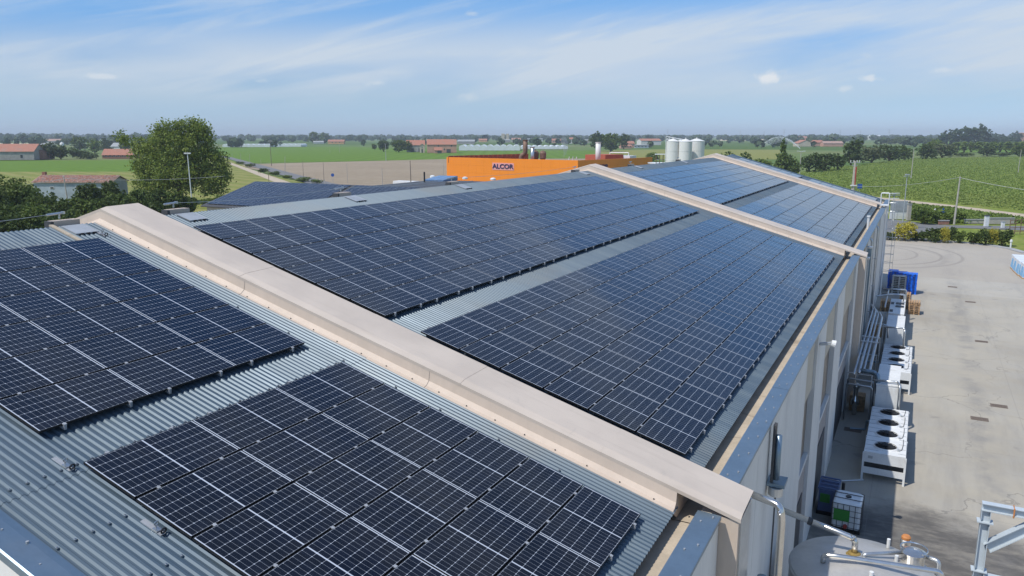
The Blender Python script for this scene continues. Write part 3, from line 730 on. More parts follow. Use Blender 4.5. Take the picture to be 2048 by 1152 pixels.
def cabinet(x0, x1, y0, y1, h, label, dark=False):
    r = thing('equipment_cabinet', label, 'cabinet', ((x0 + x1) / 2, y0, 0), group='white cabinets along the facade'); W = (x1 - x0) / 2; L = y1 - y0
    m = MB(); m.box(-W + .02, W - .02, .02, L - .02, .12, h - .05); m.build('body', 'white_sheet', r, local=True)
    n = 4
    for k in range(n):
        m = MB(); m.box(-W, W, L * k / n + .008, L * (k + 1) / n - .008, h - .049, h); m.build('top_panel', 'white_paint', r, local=True)
    for k in range(2):
        m = MB(); m.box(-W + .03 + k * (W - .02), -.01 + k * (W - .02), -.0, .02, .2, h - .12); m.build('door', 'white_paint', r, local=True)
    m = MB(); m.box(-W, W, .0, L, 0, .119); m.build('plinth', 'dark_grey', r, local=True)
    if dark:
        for k in range(2):
            m = MB(); m.box(-W * .25, W * .85, L * (.42 + .2 * k), L * (.52 + .2 * k), h, h + .05); m.build('vent_slot', 'black_plastic', r, local=True)
        for k in range(2):
            m = MB(); m.box(-W * .9, -W * .5, L * (.1 + .5 * k), L * (.22 + .5 * k), h, h + .04); m.build('hatch', 'dark_grey', r, local=True)
cabinet(15.57, 16.6, 26.75, 30.6, 2.3, 'tall white cabinet just behind the nearest fan cooler')
cabinet(15.5, 16.55, 40.0, 43.6, 2.3, 'tall white cabinet behind the second fan cooler')
cabinet(15.45, 16.45, 45.6, 51.2, 2.0, 'white cabinet with dark vent slots beyond the pipe portal', True)

def pipes(name, label, runs, m='galvanised', cat='pipe', parts='pipe'):
    b0 = runs[0][0][0]; r = thing(name, label, cat, (b0[0], b0[1], 0))
    for run in runs:
        pts, rad = run[0], run[1]; mm = run[2] if len(run) > 2 else m; nm = run[3] if len(run) > 3 else parts
        b = MB(); b.path(pts, rad, 10); b.build(nm, mm, r, smooth=True)
    return r
# pipe rack along the wall
runs = []
for k, x in enumerate((14.55, 14.75, 14.95, 15.2)):
    runs.append((bend([(x, 26.4 + .35 * k, 2.75), (x, 43 - k * .9, 2.75), (x - .2, 44.4 - k * .9, 2.75)], .3), .075 if k % 2 else .055))
rk = pipes('pipe_rack', 'rack of parallel insulated pipes along the facade beside the fan coolers', runs, 'galvanised')
for y in (27.0, 31, 35, 39, 42.5):
    b = MB(); b.bar((14.16, y, 2.62), (15.4, y, 2.62), .06); b.build('bracket', 'galvanised', rk)
    b = MB(); b.bar((15.36, y, 0), (15.36, y, 2.6), .06); b.build('support', 'galvanised', rk)
for y in (33.0, 34.2):
    b = MB(); b.box(14.42, 15.35, y - .05, y + .05, 2.84, 2.88); b.build('tie', 'white_sheet', rk)
pipes('pipe_portal', 'bent steel pipe portal from the wall over to the near cabinet', [
    (bend([(14.2, 27.4, .0), (14.25, 27.0, 2.05), (15.42, 26.9, 2.05), (15.42, 27.0, .0)]), .05),
    (bend([(14.24, 27.6, 1.7), (14.28, 27.25, 2.25), (15.45, 27.15, 2.25), (15.5, 27.3, .1)]), .05),
    (bend([(15.42, 26.9, 2.42), (16.52, 27.1, 2.42), (16.62, 26.6, 2.38), (16.66, 26.45, 1.0)]), .06)], 'galvanised')
pipes('insulated_elbow', 'thick insulated pipe elbow dropping behind the near cabinet', [
    (bend([(14.8, 27.2, 2.75), (15.35, 27.2, 2.75), (15.62, 27.05, 2.7), (15.66, 26.95, 1.7)], .2), .11)], 'cap_metal')
pipes('pipe_portal', 'bent steel pipe portal crossing to the middle cabinet', [
    (bend([(15.15, 39.3, .0), (15.15, 39.3, 2.5), (15.6, 39.3, 2.5), (15.68, 39.3, 1.7)]), .06),
    (bend([(15.2, 39.0, 2.45), (16.55, 39.2, 2.45), (16.6, 39.0, 2.3), (16.6, 38.9, 1.0)]), .055)], 'galvanised')
pipes('pipe_portal', 'tall steel pipe portal nearest the wooden pallets', [
    (bend([(14.8, 52.2, 2.5), (16.4, 52.7, 2.5), (16.42, 52.7, .0)]), .07), (bend([(14.8, 50.8, 2.4), (16.36, 51.2, 2.4), (16.4, 51.2, .4)]), .05),
    (bend([(14.5, 48.5, 2.6), (15.5, 49.8, 2.6), (16.3, 49.9, 2.6), (16.3, 49.9, .3)]), .05), ([(15.2, 45.0, 2.5), (15.2, 52.0, 2.5)], .05)], 'galvanised')
b = MB(); V = [(14.5 + .12 * k, 28.2 + .08 * math.sin(k * 2), 1.0 + .5 * math.sin(k)) for k in range(6)]
b.lathe((14.62, 28.4, 0), [(.1, 0), (.12, .1), (.12, .5), (.2, .55), (.2, .8), (.12, .9), (.12, 1.4), (.16, 1.45), (.16, 1.6), (.08, 1.7)], 14)
tag(b.build('valve_stack', 'stainless', smooth=True), 'stainless valve stack standing by the wall under the pipe rack', 'valve')
for k, (x, y, h, lab) in enumerate(((14.62, 28.9, .85, 'brown wooden crate under the pipe rack by the wall'), (14.78, 46.0, .9, 'brown crate beside the slotted white cabinet'))):
    r = thing('wooden_crate', lab, 'crate', (x, y, 0)); 
    for j in range(5):
        m = MB(); m.box(-.3, .45, -.02, .0, .05 + j * h / 5, .05 + (j + .85) * h / 5); m.build('slat', 'wood', r, local=True)
    m = MB(); m.box(-.29, .44, .001, .8, .05, h); m.build('body', 'wood', r, local=True)
# facade downpipes of the far bay, ladder
def downpipe(y, label, x=14.24, z1=7.9):
    r = thing('downpipe', label, 'downpipe', (x, y, 0), group='facade downpipes')
    m = MB(); m.path(bend([(-.15, 0, z1), (0, 0, z1 - .15), (0, 0, .1)], .1), .07, 10); m.build('pipe', 'galvanised', r, local=True, smooth=True)
    for z in (1.5, 3.5, 5.5):
        m = MB(); m.box(-.12, .08, -.09, .09, z, z + .05); m.build('bracket', 'lamp_grey', r, local=True)
downpipe(32.2, 'downpipe just behind the second end pier'); downpipe(40.0, 'downpipe between the far window bays, nearer one'); downpipe(47.5, 'downpipe between the far window bays, farther one')
for k, y in enumerate((34.0, 36.5)):
    r = thing('roof_vent_pipe', 'tall square duct on the far facade, %s of two' % ('nearer', 'farther')[k], 'duct', (14.3, y, 0), group='tall ducts on the far facade')
    m = MB(); m.box(-.12, .12, -.2, .2, .3, 7.4 + .3 * k); m.build('duct', ('lamp_grey', 'cap_metal')[k], r, local=True)
    m = MB(); m.box(-.16, .16, -.24, .24, 7.401 + .3 * k, 7.5 + .3 * k); m.build('cap', 'galvanised', r, local=True)
lad = thing('caged_ladder', 'white caged access ladder rising above the far parapet', 'ladder', (14.5, 61.5, 0))
for y in (61.2, 61.75):
    b = MB(); b.path(bend([(14.35, y, .2), (14.35, y, 9.35), (13.7, y, 9.35), (13.7, y, 8.2)], .12), .035, 8); b.build('rail', 'white_paint', lad)
for k in range(26):
    b = MB(); b.path([(14.35, 61.2, .5 + k * .3), (14.35, 61.75, .5 + k * .3)], .018, 6); b.build('rung', 'white_paint', lad)
for k in range(9):
    z = 2.5 + k * .75
    b = MB(); b.path([(14.35 + .75 * math.sin(q * math.pi / 8), 61.475 - .42 * math.cos(q * math.pi / 8), z) for q in range(9)], .02, 5); b.build('hoop', 'galvanised', lad)
for q in (2, 4, 6):
    x, y = 14.35 + .75 * math.sin(q * math.pi / 8), 61.475 - .42 * math.cos(q * math.pi / 8)
    b = MB(); b.path([(x, y, 2.5), (x, y, 8.5)], .015, 5); b.build('cage_bar', 'galvanised', lad)
b = MB(); b.box(13.75, 14.3, 60.9, 62.0, 8.28, 8.34); b.build('platform', 'white_paint', lad)
for z in (8.85, 9.3):
    b = MB(); b.path([(14.3, 62.0, z), (15.1, 62.6, z)], .03, 6); b.build('guard_rail', 'white_paint', lad)
r = thing('vent_stub', 'short white vent pipe standing in the far gutter', 'vent pipe', (13.62, 46.0, 7.75))
b = MB(); b.cyl((0, 0), .09, 0, .9, 10); b.cyl((0, 0), .13, .901, 1.0, 10); b.build('pipe', 'white_paint', r, local=True)
# flue on the near facade
r = thing('wall_flue', 'galvanised flue with square collar on the near facade below the parapet', 'flue', (14.3, 3.3, 7.2))
b = MB(); b.path([(0.02, .0, -.5), (.02, .0, .55)], .07, 12); b.build('pipe', 'cap_metal', r, local=True, smooth=True)
b = MB(); b.box(-.10, -.04, -.10, .10, -.55, .8); b.build('side_plate', 'dark_grey', r, local=True)
b = MB(); b.box(-.17, .22, -.09, .42, -.66, -.58); b.build('collar', 'cap_metal', r, local=True)
b = MB(); b.cyl((.03, -.02), .16, -.86, -.67, 14); b.build('hood', 'galvanised', r, local=True)
b = MB(); b.path([(0.03, -.02, -.87), (.03, -.02, -6.5)], .02, 6); b.build('conduit', 'dark_grey', r, local=True)
r = thing('wall_lamp', 'round white floodlight on a bracket on the facade below the parapet', 'lamp', (14.13, 12.9, 7.5))
b = MB(); b.bar((0, 0, 0), (.36, .1, .05), .12, .08); b.build('bracket', 'lamp_grey', r, local=True)
b = MB(); b.path([(.34, .1, .05), (.46, .12, .02)], [.11, .13], 12); b.build('lamp_head', 'white_paint', r, local=True)
# pipes at the first end pier
pipes('overflow_pipe', 'stainless pipe with elbow beside the first end pier', [(bend([(14.2, .3, 7.65), (14.85, .05, 7.65), (14.9, .05, 7.4), (14.9, .05, .05)], .13), .07)], 'stainless')
pipes('drain_pipe', 'grey vertical drain pipe at the facade behind the stainless elbow', [([(14.66, -.2, 6.3), (14.66, -.2, .05)], .09)], 'cap_metal')

# ------------------------------------------------------------------ storage tank
TK = (16.21, 5.2); RT = 1.68; ZT = 4.05
tk = thing('storage_tank', 'large stainless storage tank with flat conical lid in the bottom corner', 'tank', (TK[0], TK[1], 0))
b = MB(); b.lathe((0, 0, 0), [(RT, 0), (RT, ZT - .22), (RT + .02, ZT - .2), (RT + .02, ZT - .16), (RT, ZT - .14)], 48); b.build('shell', 'tank_steel', tk, local=True, smooth=True)
b = MB(); b.lathe((0, 0, 0), [(RT + .005, ZT - .139), (RT - .02, ZT - .1), (RT * .6, ZT + .05), (.12, ZT + .2), (.02, ZT + .21)], 48); b.build('lid', 'tank_steel', tk, local=True, smooth=True)
mx, my = 17.27 - TK[0], 6.0 - TK[1]
b = MB(); b.lathe((mx, my, ZT - .1), [(.26, 0), (.26, .33), (.285, .335), (.285, .37), (.2, .40), (.02, .42)], 24); b.build('manhole', 'stainless', tk, local=True)
b = MB(); b.path([(mx + .3 * math.cos(q * math.pi / 10), my + .3 * math.sin(q * math.pi / 10), ZT + .33 + .03) for q in range(-3, 12)], .02, 6); b.build('hinge_ring', 'stainless', tk, local=True)
b = MB(); b.lathe((mx - .18, my + .62, ZT - .12), [(.08, 0), (.08, .2), (.12, .22), (.12, .36), (.1, .38)], 14); v = b.build('relief_valve', 'stainless', tk, local=True)
b = MB(); b.lathe((mx - .18, my + .62, ZT + .261), [(.11, 0), (.11, .06), (.08, .1)], 14); b.build('cap', 'orange_cap', v, local=True)
for x, y in ((.50, 1.30), (mx - .36, my - .28)):
    b = MB(); b.cyl((x, y), .045, ZT - .02, ZT + .22, 10); b.build('nozzle', 'white_paint', tk, local=True)
b = MB(); b.lathe((-.23, .22, ZT + .10), [(.19, 0), (.19, .05), (.15, .06), (.15, .1), (.09, .12)], 16); b.build('flange', 'rust_brass', tk, local=True)
b = MB(); b.path(bend([(14.13 - TK[0], .30, 4.95), (-.35, .24, ZT + .58), (-.23, .22, ZT + .55), (-.23, .22, ZT + .18)], .12), .075, 12); b.build('inlet_pipe', 'stainless', tk, local=True, smooth=True)
b = MB(); b.path([(14.86 - TK[0], .277, 4.81), (14.96 - TK[0], .274, 4.79)], .10, 12); b.build('coupling', 'dark_grey', tk, local=True)
b = MB(); b.path(bend([(-.88, -.35, ZT + .05), (-.88, -.35, ZT + .26), (-.6, -.34, ZT + .30), (1.62, .05, ZT + .30), (1.85, .08, ZT - .4)], .10), .06, 12); b.build('outlet_pipe', 'stainless', tk, local=True, smooth=True)
b = MB(); b.path(bend([(-.02, .12, ZT + .1), (-.02, .12, ZT + .26), (.15, .22, ZT + .27), (mx - .24, my - .05, ZT + .22)], .08), .045, 10); b.build('small_pipe', 'galvanised', tk, local=True, smooth=True)
b = MB(); b.path(bend([(mx + .25, my, ZT + .22), (mx + .55, my - .1, ZT + .22), (mx + .55, my - .12, ZT - .5), (mx + .58, my - .15, ZT - 3.6)], .1), .05, 10); b.build('overflow', 'galvanised', tk, local=True, smooth=True)
b = MB(); b.cyl((.2, -.62), .05, ZT + .0, ZT + .26, 10); b.build('sight_glass', 'ibc_plastic', tk, local=True)

# ------------------------------------------------------------------ containers (IBC)
def ibc(x, y, rz, label, body, cage):
    r = thing('bulk_container', label, 'container', (x, y, 0), rz)
    m = MB()
    for xx in (-.45, 0, .45):
        m.box(xx - .06, xx + .06, -.58, .58, 0, .1)
    m.box(-.5, .5, -.6, .6, .101, .14); m.build('pallet', 'black_plastic', r, local=True)
    m = MB(); q = [(-.46, -.56), (-.42, -.60)]
    def rr(w, l, c): return [(-w + c, -l), (w - c, -l), (w, -l + c), (w, l - c), (w - c, l), (-w + c, l), (-w, l - c), (-w, -l + c)]
    A = [(x_, y_, .145) for x_, y_ in rr(.47, .565, .07)]; B = [(x_, y_, 1.08) for x_, y_ in rr(.47, .565, .07)]; Cc = [(x_, y_, 1.13) for x_, y_ in rr(.41, .50, .1)]
    m.loft(A, B, 0, True, True); m.loft(B, Cc, 0, True, True); m.build('bottle', body, r, local=True)
    m = MB(); m.cyl((0, 0), .1, 1.13, 1.17, 14); m.build('lid', 'black_plastic', r, local=True)
    m = MB()
    for z in (.2, .42, .64, .86, 1.07):
        m.path([(-.495, -.595, z), (.495, -.595, z), (.495, .595, z), (-.495, .595, z), (-.495, -.595, z)], .011, 5)
    for k in range(6):
        x_ = -.495 + k * .198
        for y_ in (-.595, .595): m.path([(x_, y_, .14), (x_, y_, 1.08)], .011, 5)
    for k in range(1, 6):
        y_ = -.595 + k * .198
        for x_ in (-.495, .495): m.path([(x_, y_, .14), (x_, y_, 1.08)], .011, 5)
    for y_ in (-.22, .22): m.path([(-.495, y_, 1.15), (.495, y_, 1.15)], .014, 5)
    m.build('cage', cage, r, local=True)
    m = MB(); m.box(-.42, .12, -.618, -.608, .42, .86); m.build('label_plate', 'green_label', r, local=True)
    m = MB(); m.path([(0, -.56, .24), (0, -.68, .24)], .07, 10); m.box(-.06, .06, -.70, -.64, .2, .30); m.build('outlet_valve', 'red_paint', r, local=True)
ibc(15.30, 15.55, -.02, 'white bulk liquid container in a wire cage with green label', 'ibc_plastic', 'dark_grey')
r = thing('dark_container', 'dark blue caged bulk container against the facade behind the white one', 'container', (14.58, 16.55, 0))
b = MB(); b.box(-.36, .30, -.5, .55, .14, 1.02); b.build('body', 'bin_blue', r, local=True)
b = MB(); b.box(-.40, .34, -.55, .6, 0, .139); b.build('pallet', 'black_plastic', r, local=True)
b = MB(); b.box(-.30, .05, -.515, -.501, .5, .85); b.build('label_plate', 'green_label', r, local=True)
for k in range(4):
    b = MB(); b.bar((-.36, -.45 + k * .33, 1.08), (.30, -.45 + k * .33, 1.08), .07, .05); b.build('top_bar', 'bin_blue', r, local=True)
for x in (-.38, .32):
    b = MB(); b.bar((x, -.52, 1.06), (x, .57, 1.06), .05); b.build('top_rail', 'bin_blue', r, local=True)
b = MB(); b.path([(.42, .1, .1), (.42, .7, .35), (.42, .75, .9)], .06, 8); b.build('hose', 'black_plastic', r, local=True)
b = MB(); b.path([(14.5, 19.3, .03), (15.6, 20.0, .03)], .025, 6); tag(b.build('metal_bar', 'galvanised'), 'thin metal bar lying on the shaded concrete by the facade', 'bar')

# ------------------------------------------------------------------ pallets
def pallet(w, l, m, name, label, loc, rz, group, plastic=False):
    r = thing(name, label, 'pallet', loc, rz, group)
    if plastic:
        b = MB(); b.box(-w / 2, w / 2, -l / 2, l / 2, .10, .15); b.build('deck', m, r, local=True)
        for x in (-w / 2 + .08, 0, w / 2 - .08):
            for y in (-l / 2 + .08, 0, l / 2 - .08):
                b = MB(); b.box(x - .07, x + .07, y - .07, y + .07, .021, .099); b.build('foot', m, r, local=True)
        for x in (-w / 2 + .08, 0, w / 2 - .08):
            b = MB(); b.box(x - .06, x + .06, -l / 2, l / 2, 0, .02); b.build('skid', m, r, local=True)
    else:
        for k in range(5):
            b = MB(); x = -w / 2 + .05 + k * (w - .10) / 4; b.box(x - .05, x + .05, -l / 2, l / 2, .122, .144); b.build('board', m, r, local=True)
        for y in (-l / 2 + .05, 0, l / 2 - .05):
            b = MB(); b.box(-w / 2, w / 2, y - .05, y + .05, .10, .121); b.build('stringer', m, r, local=True)
            for x in (-w / 2 + .05, 0, w / 2 - .05):
                b = MB(); b.box(x - .05, x + .05, y - .05, y + .05, .022, .099); b.build('block', m, r, local=True)
        for x in (-w / 2 + .05, 0, w / 2 - .05):
            b = MB(); b.box(x - .05, x + .05, -l / 2, l / 2, 0, .021); b.build('skid', m, r, local=True)
    return r
ORD = ['bottom', 'second', 'third', 'fourth', 'fifth', 'sixth', 'seventh', 'eighth', 'ninth', 'tenth', 'eleventh', 'twelfth', 'thirteenth']
def stack(n, x, y, dz, w, l, m, name, what, group, plastic, rz=0):
    first = None
    for k in range(n):
        lab = ('%s, %s from bottom' % (what, ORD[k])) if 0 < k < n - 1 else ('%s, %s one' % (what, 'bottom' if k == 0 else 'topmost'))
        loc = (x + random.uniform(-.02, .02), y + random.uniform(-.02, .02), k * dz); a = rz + random.uniform(-.02, .02)
        if first is None: first = pallet(w, l, m, name, lab, loc, a, group, plastic)
        else: dup(first, loc, a, lab)
stack(12, 16.76, 65.2, .155, .85, 1.2, 'blue_plastic', 'plastic_pallet', 'blue plastic pallet in the sunlit right stack', 'blue plastic pallets', True)
stack(12, 15.15, 66.3, .155, .85, 1.2, 'blue_plastic', 'plastic_pallet', 'blue plastic pallet in the left stack by the facade', 'blue plastic pallets', True)
stack(11, 15.95, 66.5, .155, .8, 1.2, 'blue_plastic', 'plastic_pallet', 'blue plastic pallet in the middle stack behind the grey ones', 'blue plastic pallets', True)
stack(10, 15.72, 65.0, .16, 1.2, .85, 'grey_plastic', 'plastic_pallet', 'grey plastic pallet in the stack before the blue ones', 'grey plastic pallets', True)
stack(7, 17.1, 56.1, .146, .82, 1.2, 'wood', 'wooden_pallet', 'wooden pallet in the sunlit stack on the yard', 'wooden pallets', False)
stack(9, 16.35, 57.9, .146, .8, 1.2, 'wood', 'wooden_pallet', 'wooden pallet in the shaded stack behind the pipe portal', 'wooden pallets', False)
stack(6, 15.0, 56.4, .146, .8, 1.2, 'wood', 'wooden_pallet', 'wooden pallet in the low stack close to the facade', 'wooden pallets', False)
# wrapped goods at the right edge
for k, (x, y, lab) in enumerate(((27.2, 79.3, 'nearest wrapped goods stack with blue film at the right edge'), (27.0, 81.2, 'second wrapped goods stack at the right edge'), (26.9, 83.1, 'third wrapped goods stack at the right edge'), (26.85, 85.0, 'farthest wrapped goods stack at the right edge, by the grass'), (28.6, 80.6, 'wrapped goods stack in the rear row at the right edge'))):
    r = thing('wrapped_goods', lab, 'wrapped goods', (x, y, 0), .06, 'film wrapped goods at the yard edge')
    b = MB(); b.box(-.6, .6, -.85, .85, 0, .13); b.build('pallet', 'wood', r, local=True)
    for i in range(7):
        for j in range(5):
            for q in range(7):
                if 0 < i < 6 and 0 < j < 4 and q < 6 : continue
                if i not in (0, 6) and j not in (0, 4) and q != 6: continue
                pass
    b = MB(); b.box(-.58, .58, -.83, .83, .131, 1.52); b.build('film', 'wrap_white', r, local=True)
    b = MB()
    for q in range(8):
        for j in range(8 - (q // 2)):
            z = .2 + q * .13; y0 = -.80 + j * .2
            b.box(-.592, -.581, y0, y0 + .15, z, z + .09); 
            if j < 6 - q // 2: b.box(-.56 + j * .19, -.43 + j * .19, -.842, -.831, z, z + .09)
    b.build('blue_packs', 'wrap_blue', r, local=True)['kind'] = 'stuff'

# ------------------------------------------------------------------ drain covers
for x, y, lab in ((20.27, 70.4, 'farthest rusty drain cover on the yard'), (21.45, 63.3, 'second farthest rusty drain cover on the yard'), (21.46, 48.4, 'rusty drain cover in the middle of the yard'),
                  (21.45, 33.4, 'right one of the two nearest sunlit drain covers'), (20.4, 30.67, 'left one of the two nearest sunlit drain covers'), (14.75, 26.0, 'drain cover in the shade beside the facade')):
    r = thing('drain_cover', lab, 'drain cover', (x, y, .001), 0, 'drain covers')
    m = MB(); m.box(-.40, .40, -.27, .27, 0, .012); m.build('frame', 'drain_rust', r, local=True)
    m = MB()
    for k in range(6): m.box(-.34, .34, -.23 + k * .08, -.18 + k * .08, .0125, .02)
    m.build('grate', 'drain_rust', r, local=True)

# ------------------------------------------------------------------ steel frame at the right edge
g = thing('steel_frame', 'light grey steel portal frame with diagonal brace in the bottom right corner', 'steel frame', (19.1, 10.4, 0))
def ibeam(name, a, b_, up, wd=.2, ht=.22, tf=.02):
    a, b_ = np.array(a, float), np.array(b_, float); u = b_ - a; L = np.linalg.norm(u); u /= L; h = np.array(up, float); h -= u * (u @ h); h /= np.linalg.norm(h); w = np.cross(h, u); c = (a + b_) / 2
    m = MB(); m.obox(c + h * (ht / 2 - tf / 2), u, w, h, L / 2, wd / 2, tf / 2); m.obox(c - h * (ht / 2 - tf / 2), u, w, h, L / 2, wd / 2, tf / 2); m.obox(c, u, w, h, L / 2, tf / 2, ht / 2 - tf)
    return m.build(name, 'steel_paint', g)
ibeam('column', (19.1, 10.4, 2.02), (19.1, 10.4, 3.85), (1, 0, 0), .22, .24)
ibeam('column', (19.1, 10.4, 0), (19.1, 10.4, 1.98), (1, 0, 0), .26, .28)
ibeam('beam', (18.98, 10.4, 3.97), (24.5, 10.4, 3.97), (0, 0, 1), .22, .22)
ibeam('brace', (19.22, 10.4, 2.75), (20.45, 10.4, 3.84), (-.6, 0, .7), .26, .28)
ibeam('low_beam', (19.24, 10.4, 1.75), (24.5, 10.4, 1.75), (0, 0, 1), .22, .3)
for z in (1.985, 3.5):
    m = MB(); m.box(18.9, 19.3, 10.25, 10.55, z, z + .03); m.build('flange_plate', 'steel_paint', g)
m = MB(); m.path([(19.75, 10.28, 3.83), (19.75, 10.28, 4.09), (19.75, 10.52, 4.09), (19.75, 10.52, 3.83), (19.75, 10.28, 3.83)], .02, 5); m.build('strap', 'orange_cap', g)

# ------------------------------------------------------------------ vegetation
def leaf_mesh(name, blobs, n, leaf, m, seed=0, fill=.45, spray=.035, per=26):
    """crown of n small bent leaf clumps spread through overlapping ellipsoids (cx,cy,cz,rx,ry,rz)"""
    rg = np.random.default_rng(seed); B = np.array(blobs, float)
    w = (B[:, 3] * B[:, 4] * B[:, 5]) ** .72; k = rg.choice(len(B), n, p=w / w.sum())
    d = rg.normal(size=(n, 3)); d /= np.linalg.norm(d, axis=1)[:, None]
    # knobbly surface so that the outline is uneven
    ph = rg.uniform(0, 6.28, (len(B), 6))[k]
    rad = 1 + .22 * np.sin(5 * d[:, 0] + ph[:, 0]) * np.sin(6 * d[:, 1] + ph[:, 1]) + .10 * np.sin(11 * d[:, 2] + ph[:, 2]) * np.sin(9 * d[:, 0] + ph[:, 3])
    r = rad * (fill + (1 - fill) * rg.uniform(0, 1, n) ** .55)
    c = B[k, :3] + d * r[:, None] * B[k, 3:6]
    # leaves sit in sprays round twig ends, so that gaps open between them
    nc = max(6, n // per); own = rg.integers(0, nc, n); size = float(np.ptp(c[:, 2])) * spray
    c = c[own] + rg.normal(size=(n, 3)) * size * np.array([1, 1, .75]); d = d[own] * .6 + rg.normal(size=(n, 3)) * .45
    nrm = d * .7 + rg.normal(size=(n, 3)) * .55 + np.array([0, 0, .25]); nrm /= np.linalg.norm(nrm, axis=1)[:, None]
    t = np.cross(nrm, rg.normal(size=(n, 3))); t /= np.linalg.norm(t, axis=1)[:, None]; b = np.cross(nrm, t)
    s = leaf * rg.uniform(.55, 1.35, n)[:, None]
    V = np.empty((n, 4, 3)); V[:, 0] = c - t * s; V[:, 1] = c + b * s * .62 + nrm * s * .18; V[:, 2] = c + t * s; V[:, 3] = c - b * s * .62 + nrm * s * .18
    return quads(name, V.reshape(-1, 3), m, np.repeat(np.clip(rg.uniform(0, 1, nc)[own] * .75 + rg.uniform(0, .25, n), 0, 1), 4))
def quads(name, V, m, tone=None):
    n = len(V) // 4; me = bpy.data.meshes.new(name)
    me.vertices.add(4 * n); me.vertices.foreach_set('co', V.astype(np.float32).ravel())
    me.loops.add(4 * n); me.loops.foreach_set('vertex_index', np.arange(4 * n, dtype=np.int32))
    me.polygons.add(n); me.polygons.foreach_set('loop_start', np.arange(0, 4 * n, 4, dtype=np.int32))
    me.update(calc_edges=True); me.materials.append(MATS[m])
    a = me.attributes.new('tone', 'FLOAT', 'POINT'); a.data.foreach_set('value', (tone if tone is not None else RNG.uniform(0, 1, 4 * n)).astype(np.float32))
    return me
def trunk_mesh(h, r, limbs, seed=0):
    rg = random.Random(seed); b = MB()
    b.path([(0, 0, 0), (rg.uniform(-.1, .1), rg.uniform(-.1, .1), h * .5), (rg.uniform(-.3, .3), rg.uniform(-.3, .3), h)], [r * 1.25, r * .8, r * .35], 8)
    for x, y, z in limbs:
        z0 = h * rg.uniform(.3, .6); b.path([(0, 0, z0), (x * .5, y * .5, z0 + (z - z0) * .55), (x, y, z)], [r * .5, r * .33, r * .1], 6)
    return b
def make_tree(name, label, cat, loc, blobs, n, leaf, m, trunk, seed, group=None, rz=0):
    r = thing(name, label, cat, loc, rz, group)
    o = bpy.data.objects.new('crown', leaf_mesh('crown', blobs, n, leaf, m, seed)); COL.objects.link(o); o.parent = r
    b = trunk_mesh(trunk[0], trunk[1], [tuple(np.array(q[:3]) * .9) for q in blobs[:6]], seed); b.build('trunk', 'bark', r, local=True)
    return r
# the big poplar behind the factory
P = gp(362, 404)
BL = [(-1.5, 0, 12.2, 5.2, 4.5, 5.0), (4.2, 0, 12.6, 4.2, 4.2, 5.2), (-6.0, 0, 9.0, 4.4, 4.2, 4.6), (6.6, 1, 8.2, 4.4, 4.2, 5.0), (0, -1, 7.0, 7.2, 5.5, 5.0), (-5.4, 0, 4.6, 4.4, 4.0, 3.2), (7.6, 0, 4.6, 4.0, 3.6, 3.6),
      (2.2, 0, 15.4, 2.6, 2.2, 2.8), (5.2, 0, 15.8, 2.2, 2.2, 2.6), (-2.6, 0, 15.6, 2.0, 2.0, 2.2), (-8.4, 0, 11.2, 1.9, 1.5, 1.2), (-9.8, 0, 12.2, 1.4, 1.2, 1.0), (-11.0, 0, 13.1, 1.2, 1.0, .9), (-12.0, 0, 13.9, .9, .8, .8), (-12.8, 0, 14.9, .5, .5, .9), (-9.6, 0, 14.2, .9, .8, .9), (-8.0, 0, 13.0, 1.2, 1.0, 1.0), (1.0, 0, 17.0, .8, .8, 1.2), (3.6, 0, 17.6, .7, .7, 1.1), (6.6, 0, 15.0, 1.2, 1.2, 1.5), (9.2, 0, 9.6, 1.6, 1.4, 1.5), (10.4, 0, 6.4, 1.4, 1.2, 1.5), (-9.2, 0, 7.6, 1.5, 1.4, 1.5), (-9.4, 0, 4.8, 1.2, 1.2, 1.2), (-.4, 0, 16.2, 1.1, 1.1, 1.6), (-4.2, 0, 14.6, 1.5, 1.5, 1.6)]
u = np.array([_cy, _sy]); BLr = [(x * u[0] - y * u[1], x * u[1] + y * u[0], z, (rx + ry) / 2 * .9, (rx + ry) / 2 * .9, rz_ * .92) for x, y, z, rx, ry, rz_ in [(q[0] * .95, q[1], q[2] * .97, *q[3:]) for q in BL]]
make_tree('poplar_tree', 'big spreading poplar with lopsided crown behind the factory ridge', 'tree', P, BLr, 34000, .25, 'leaf_poplar', (11, .6), 3)
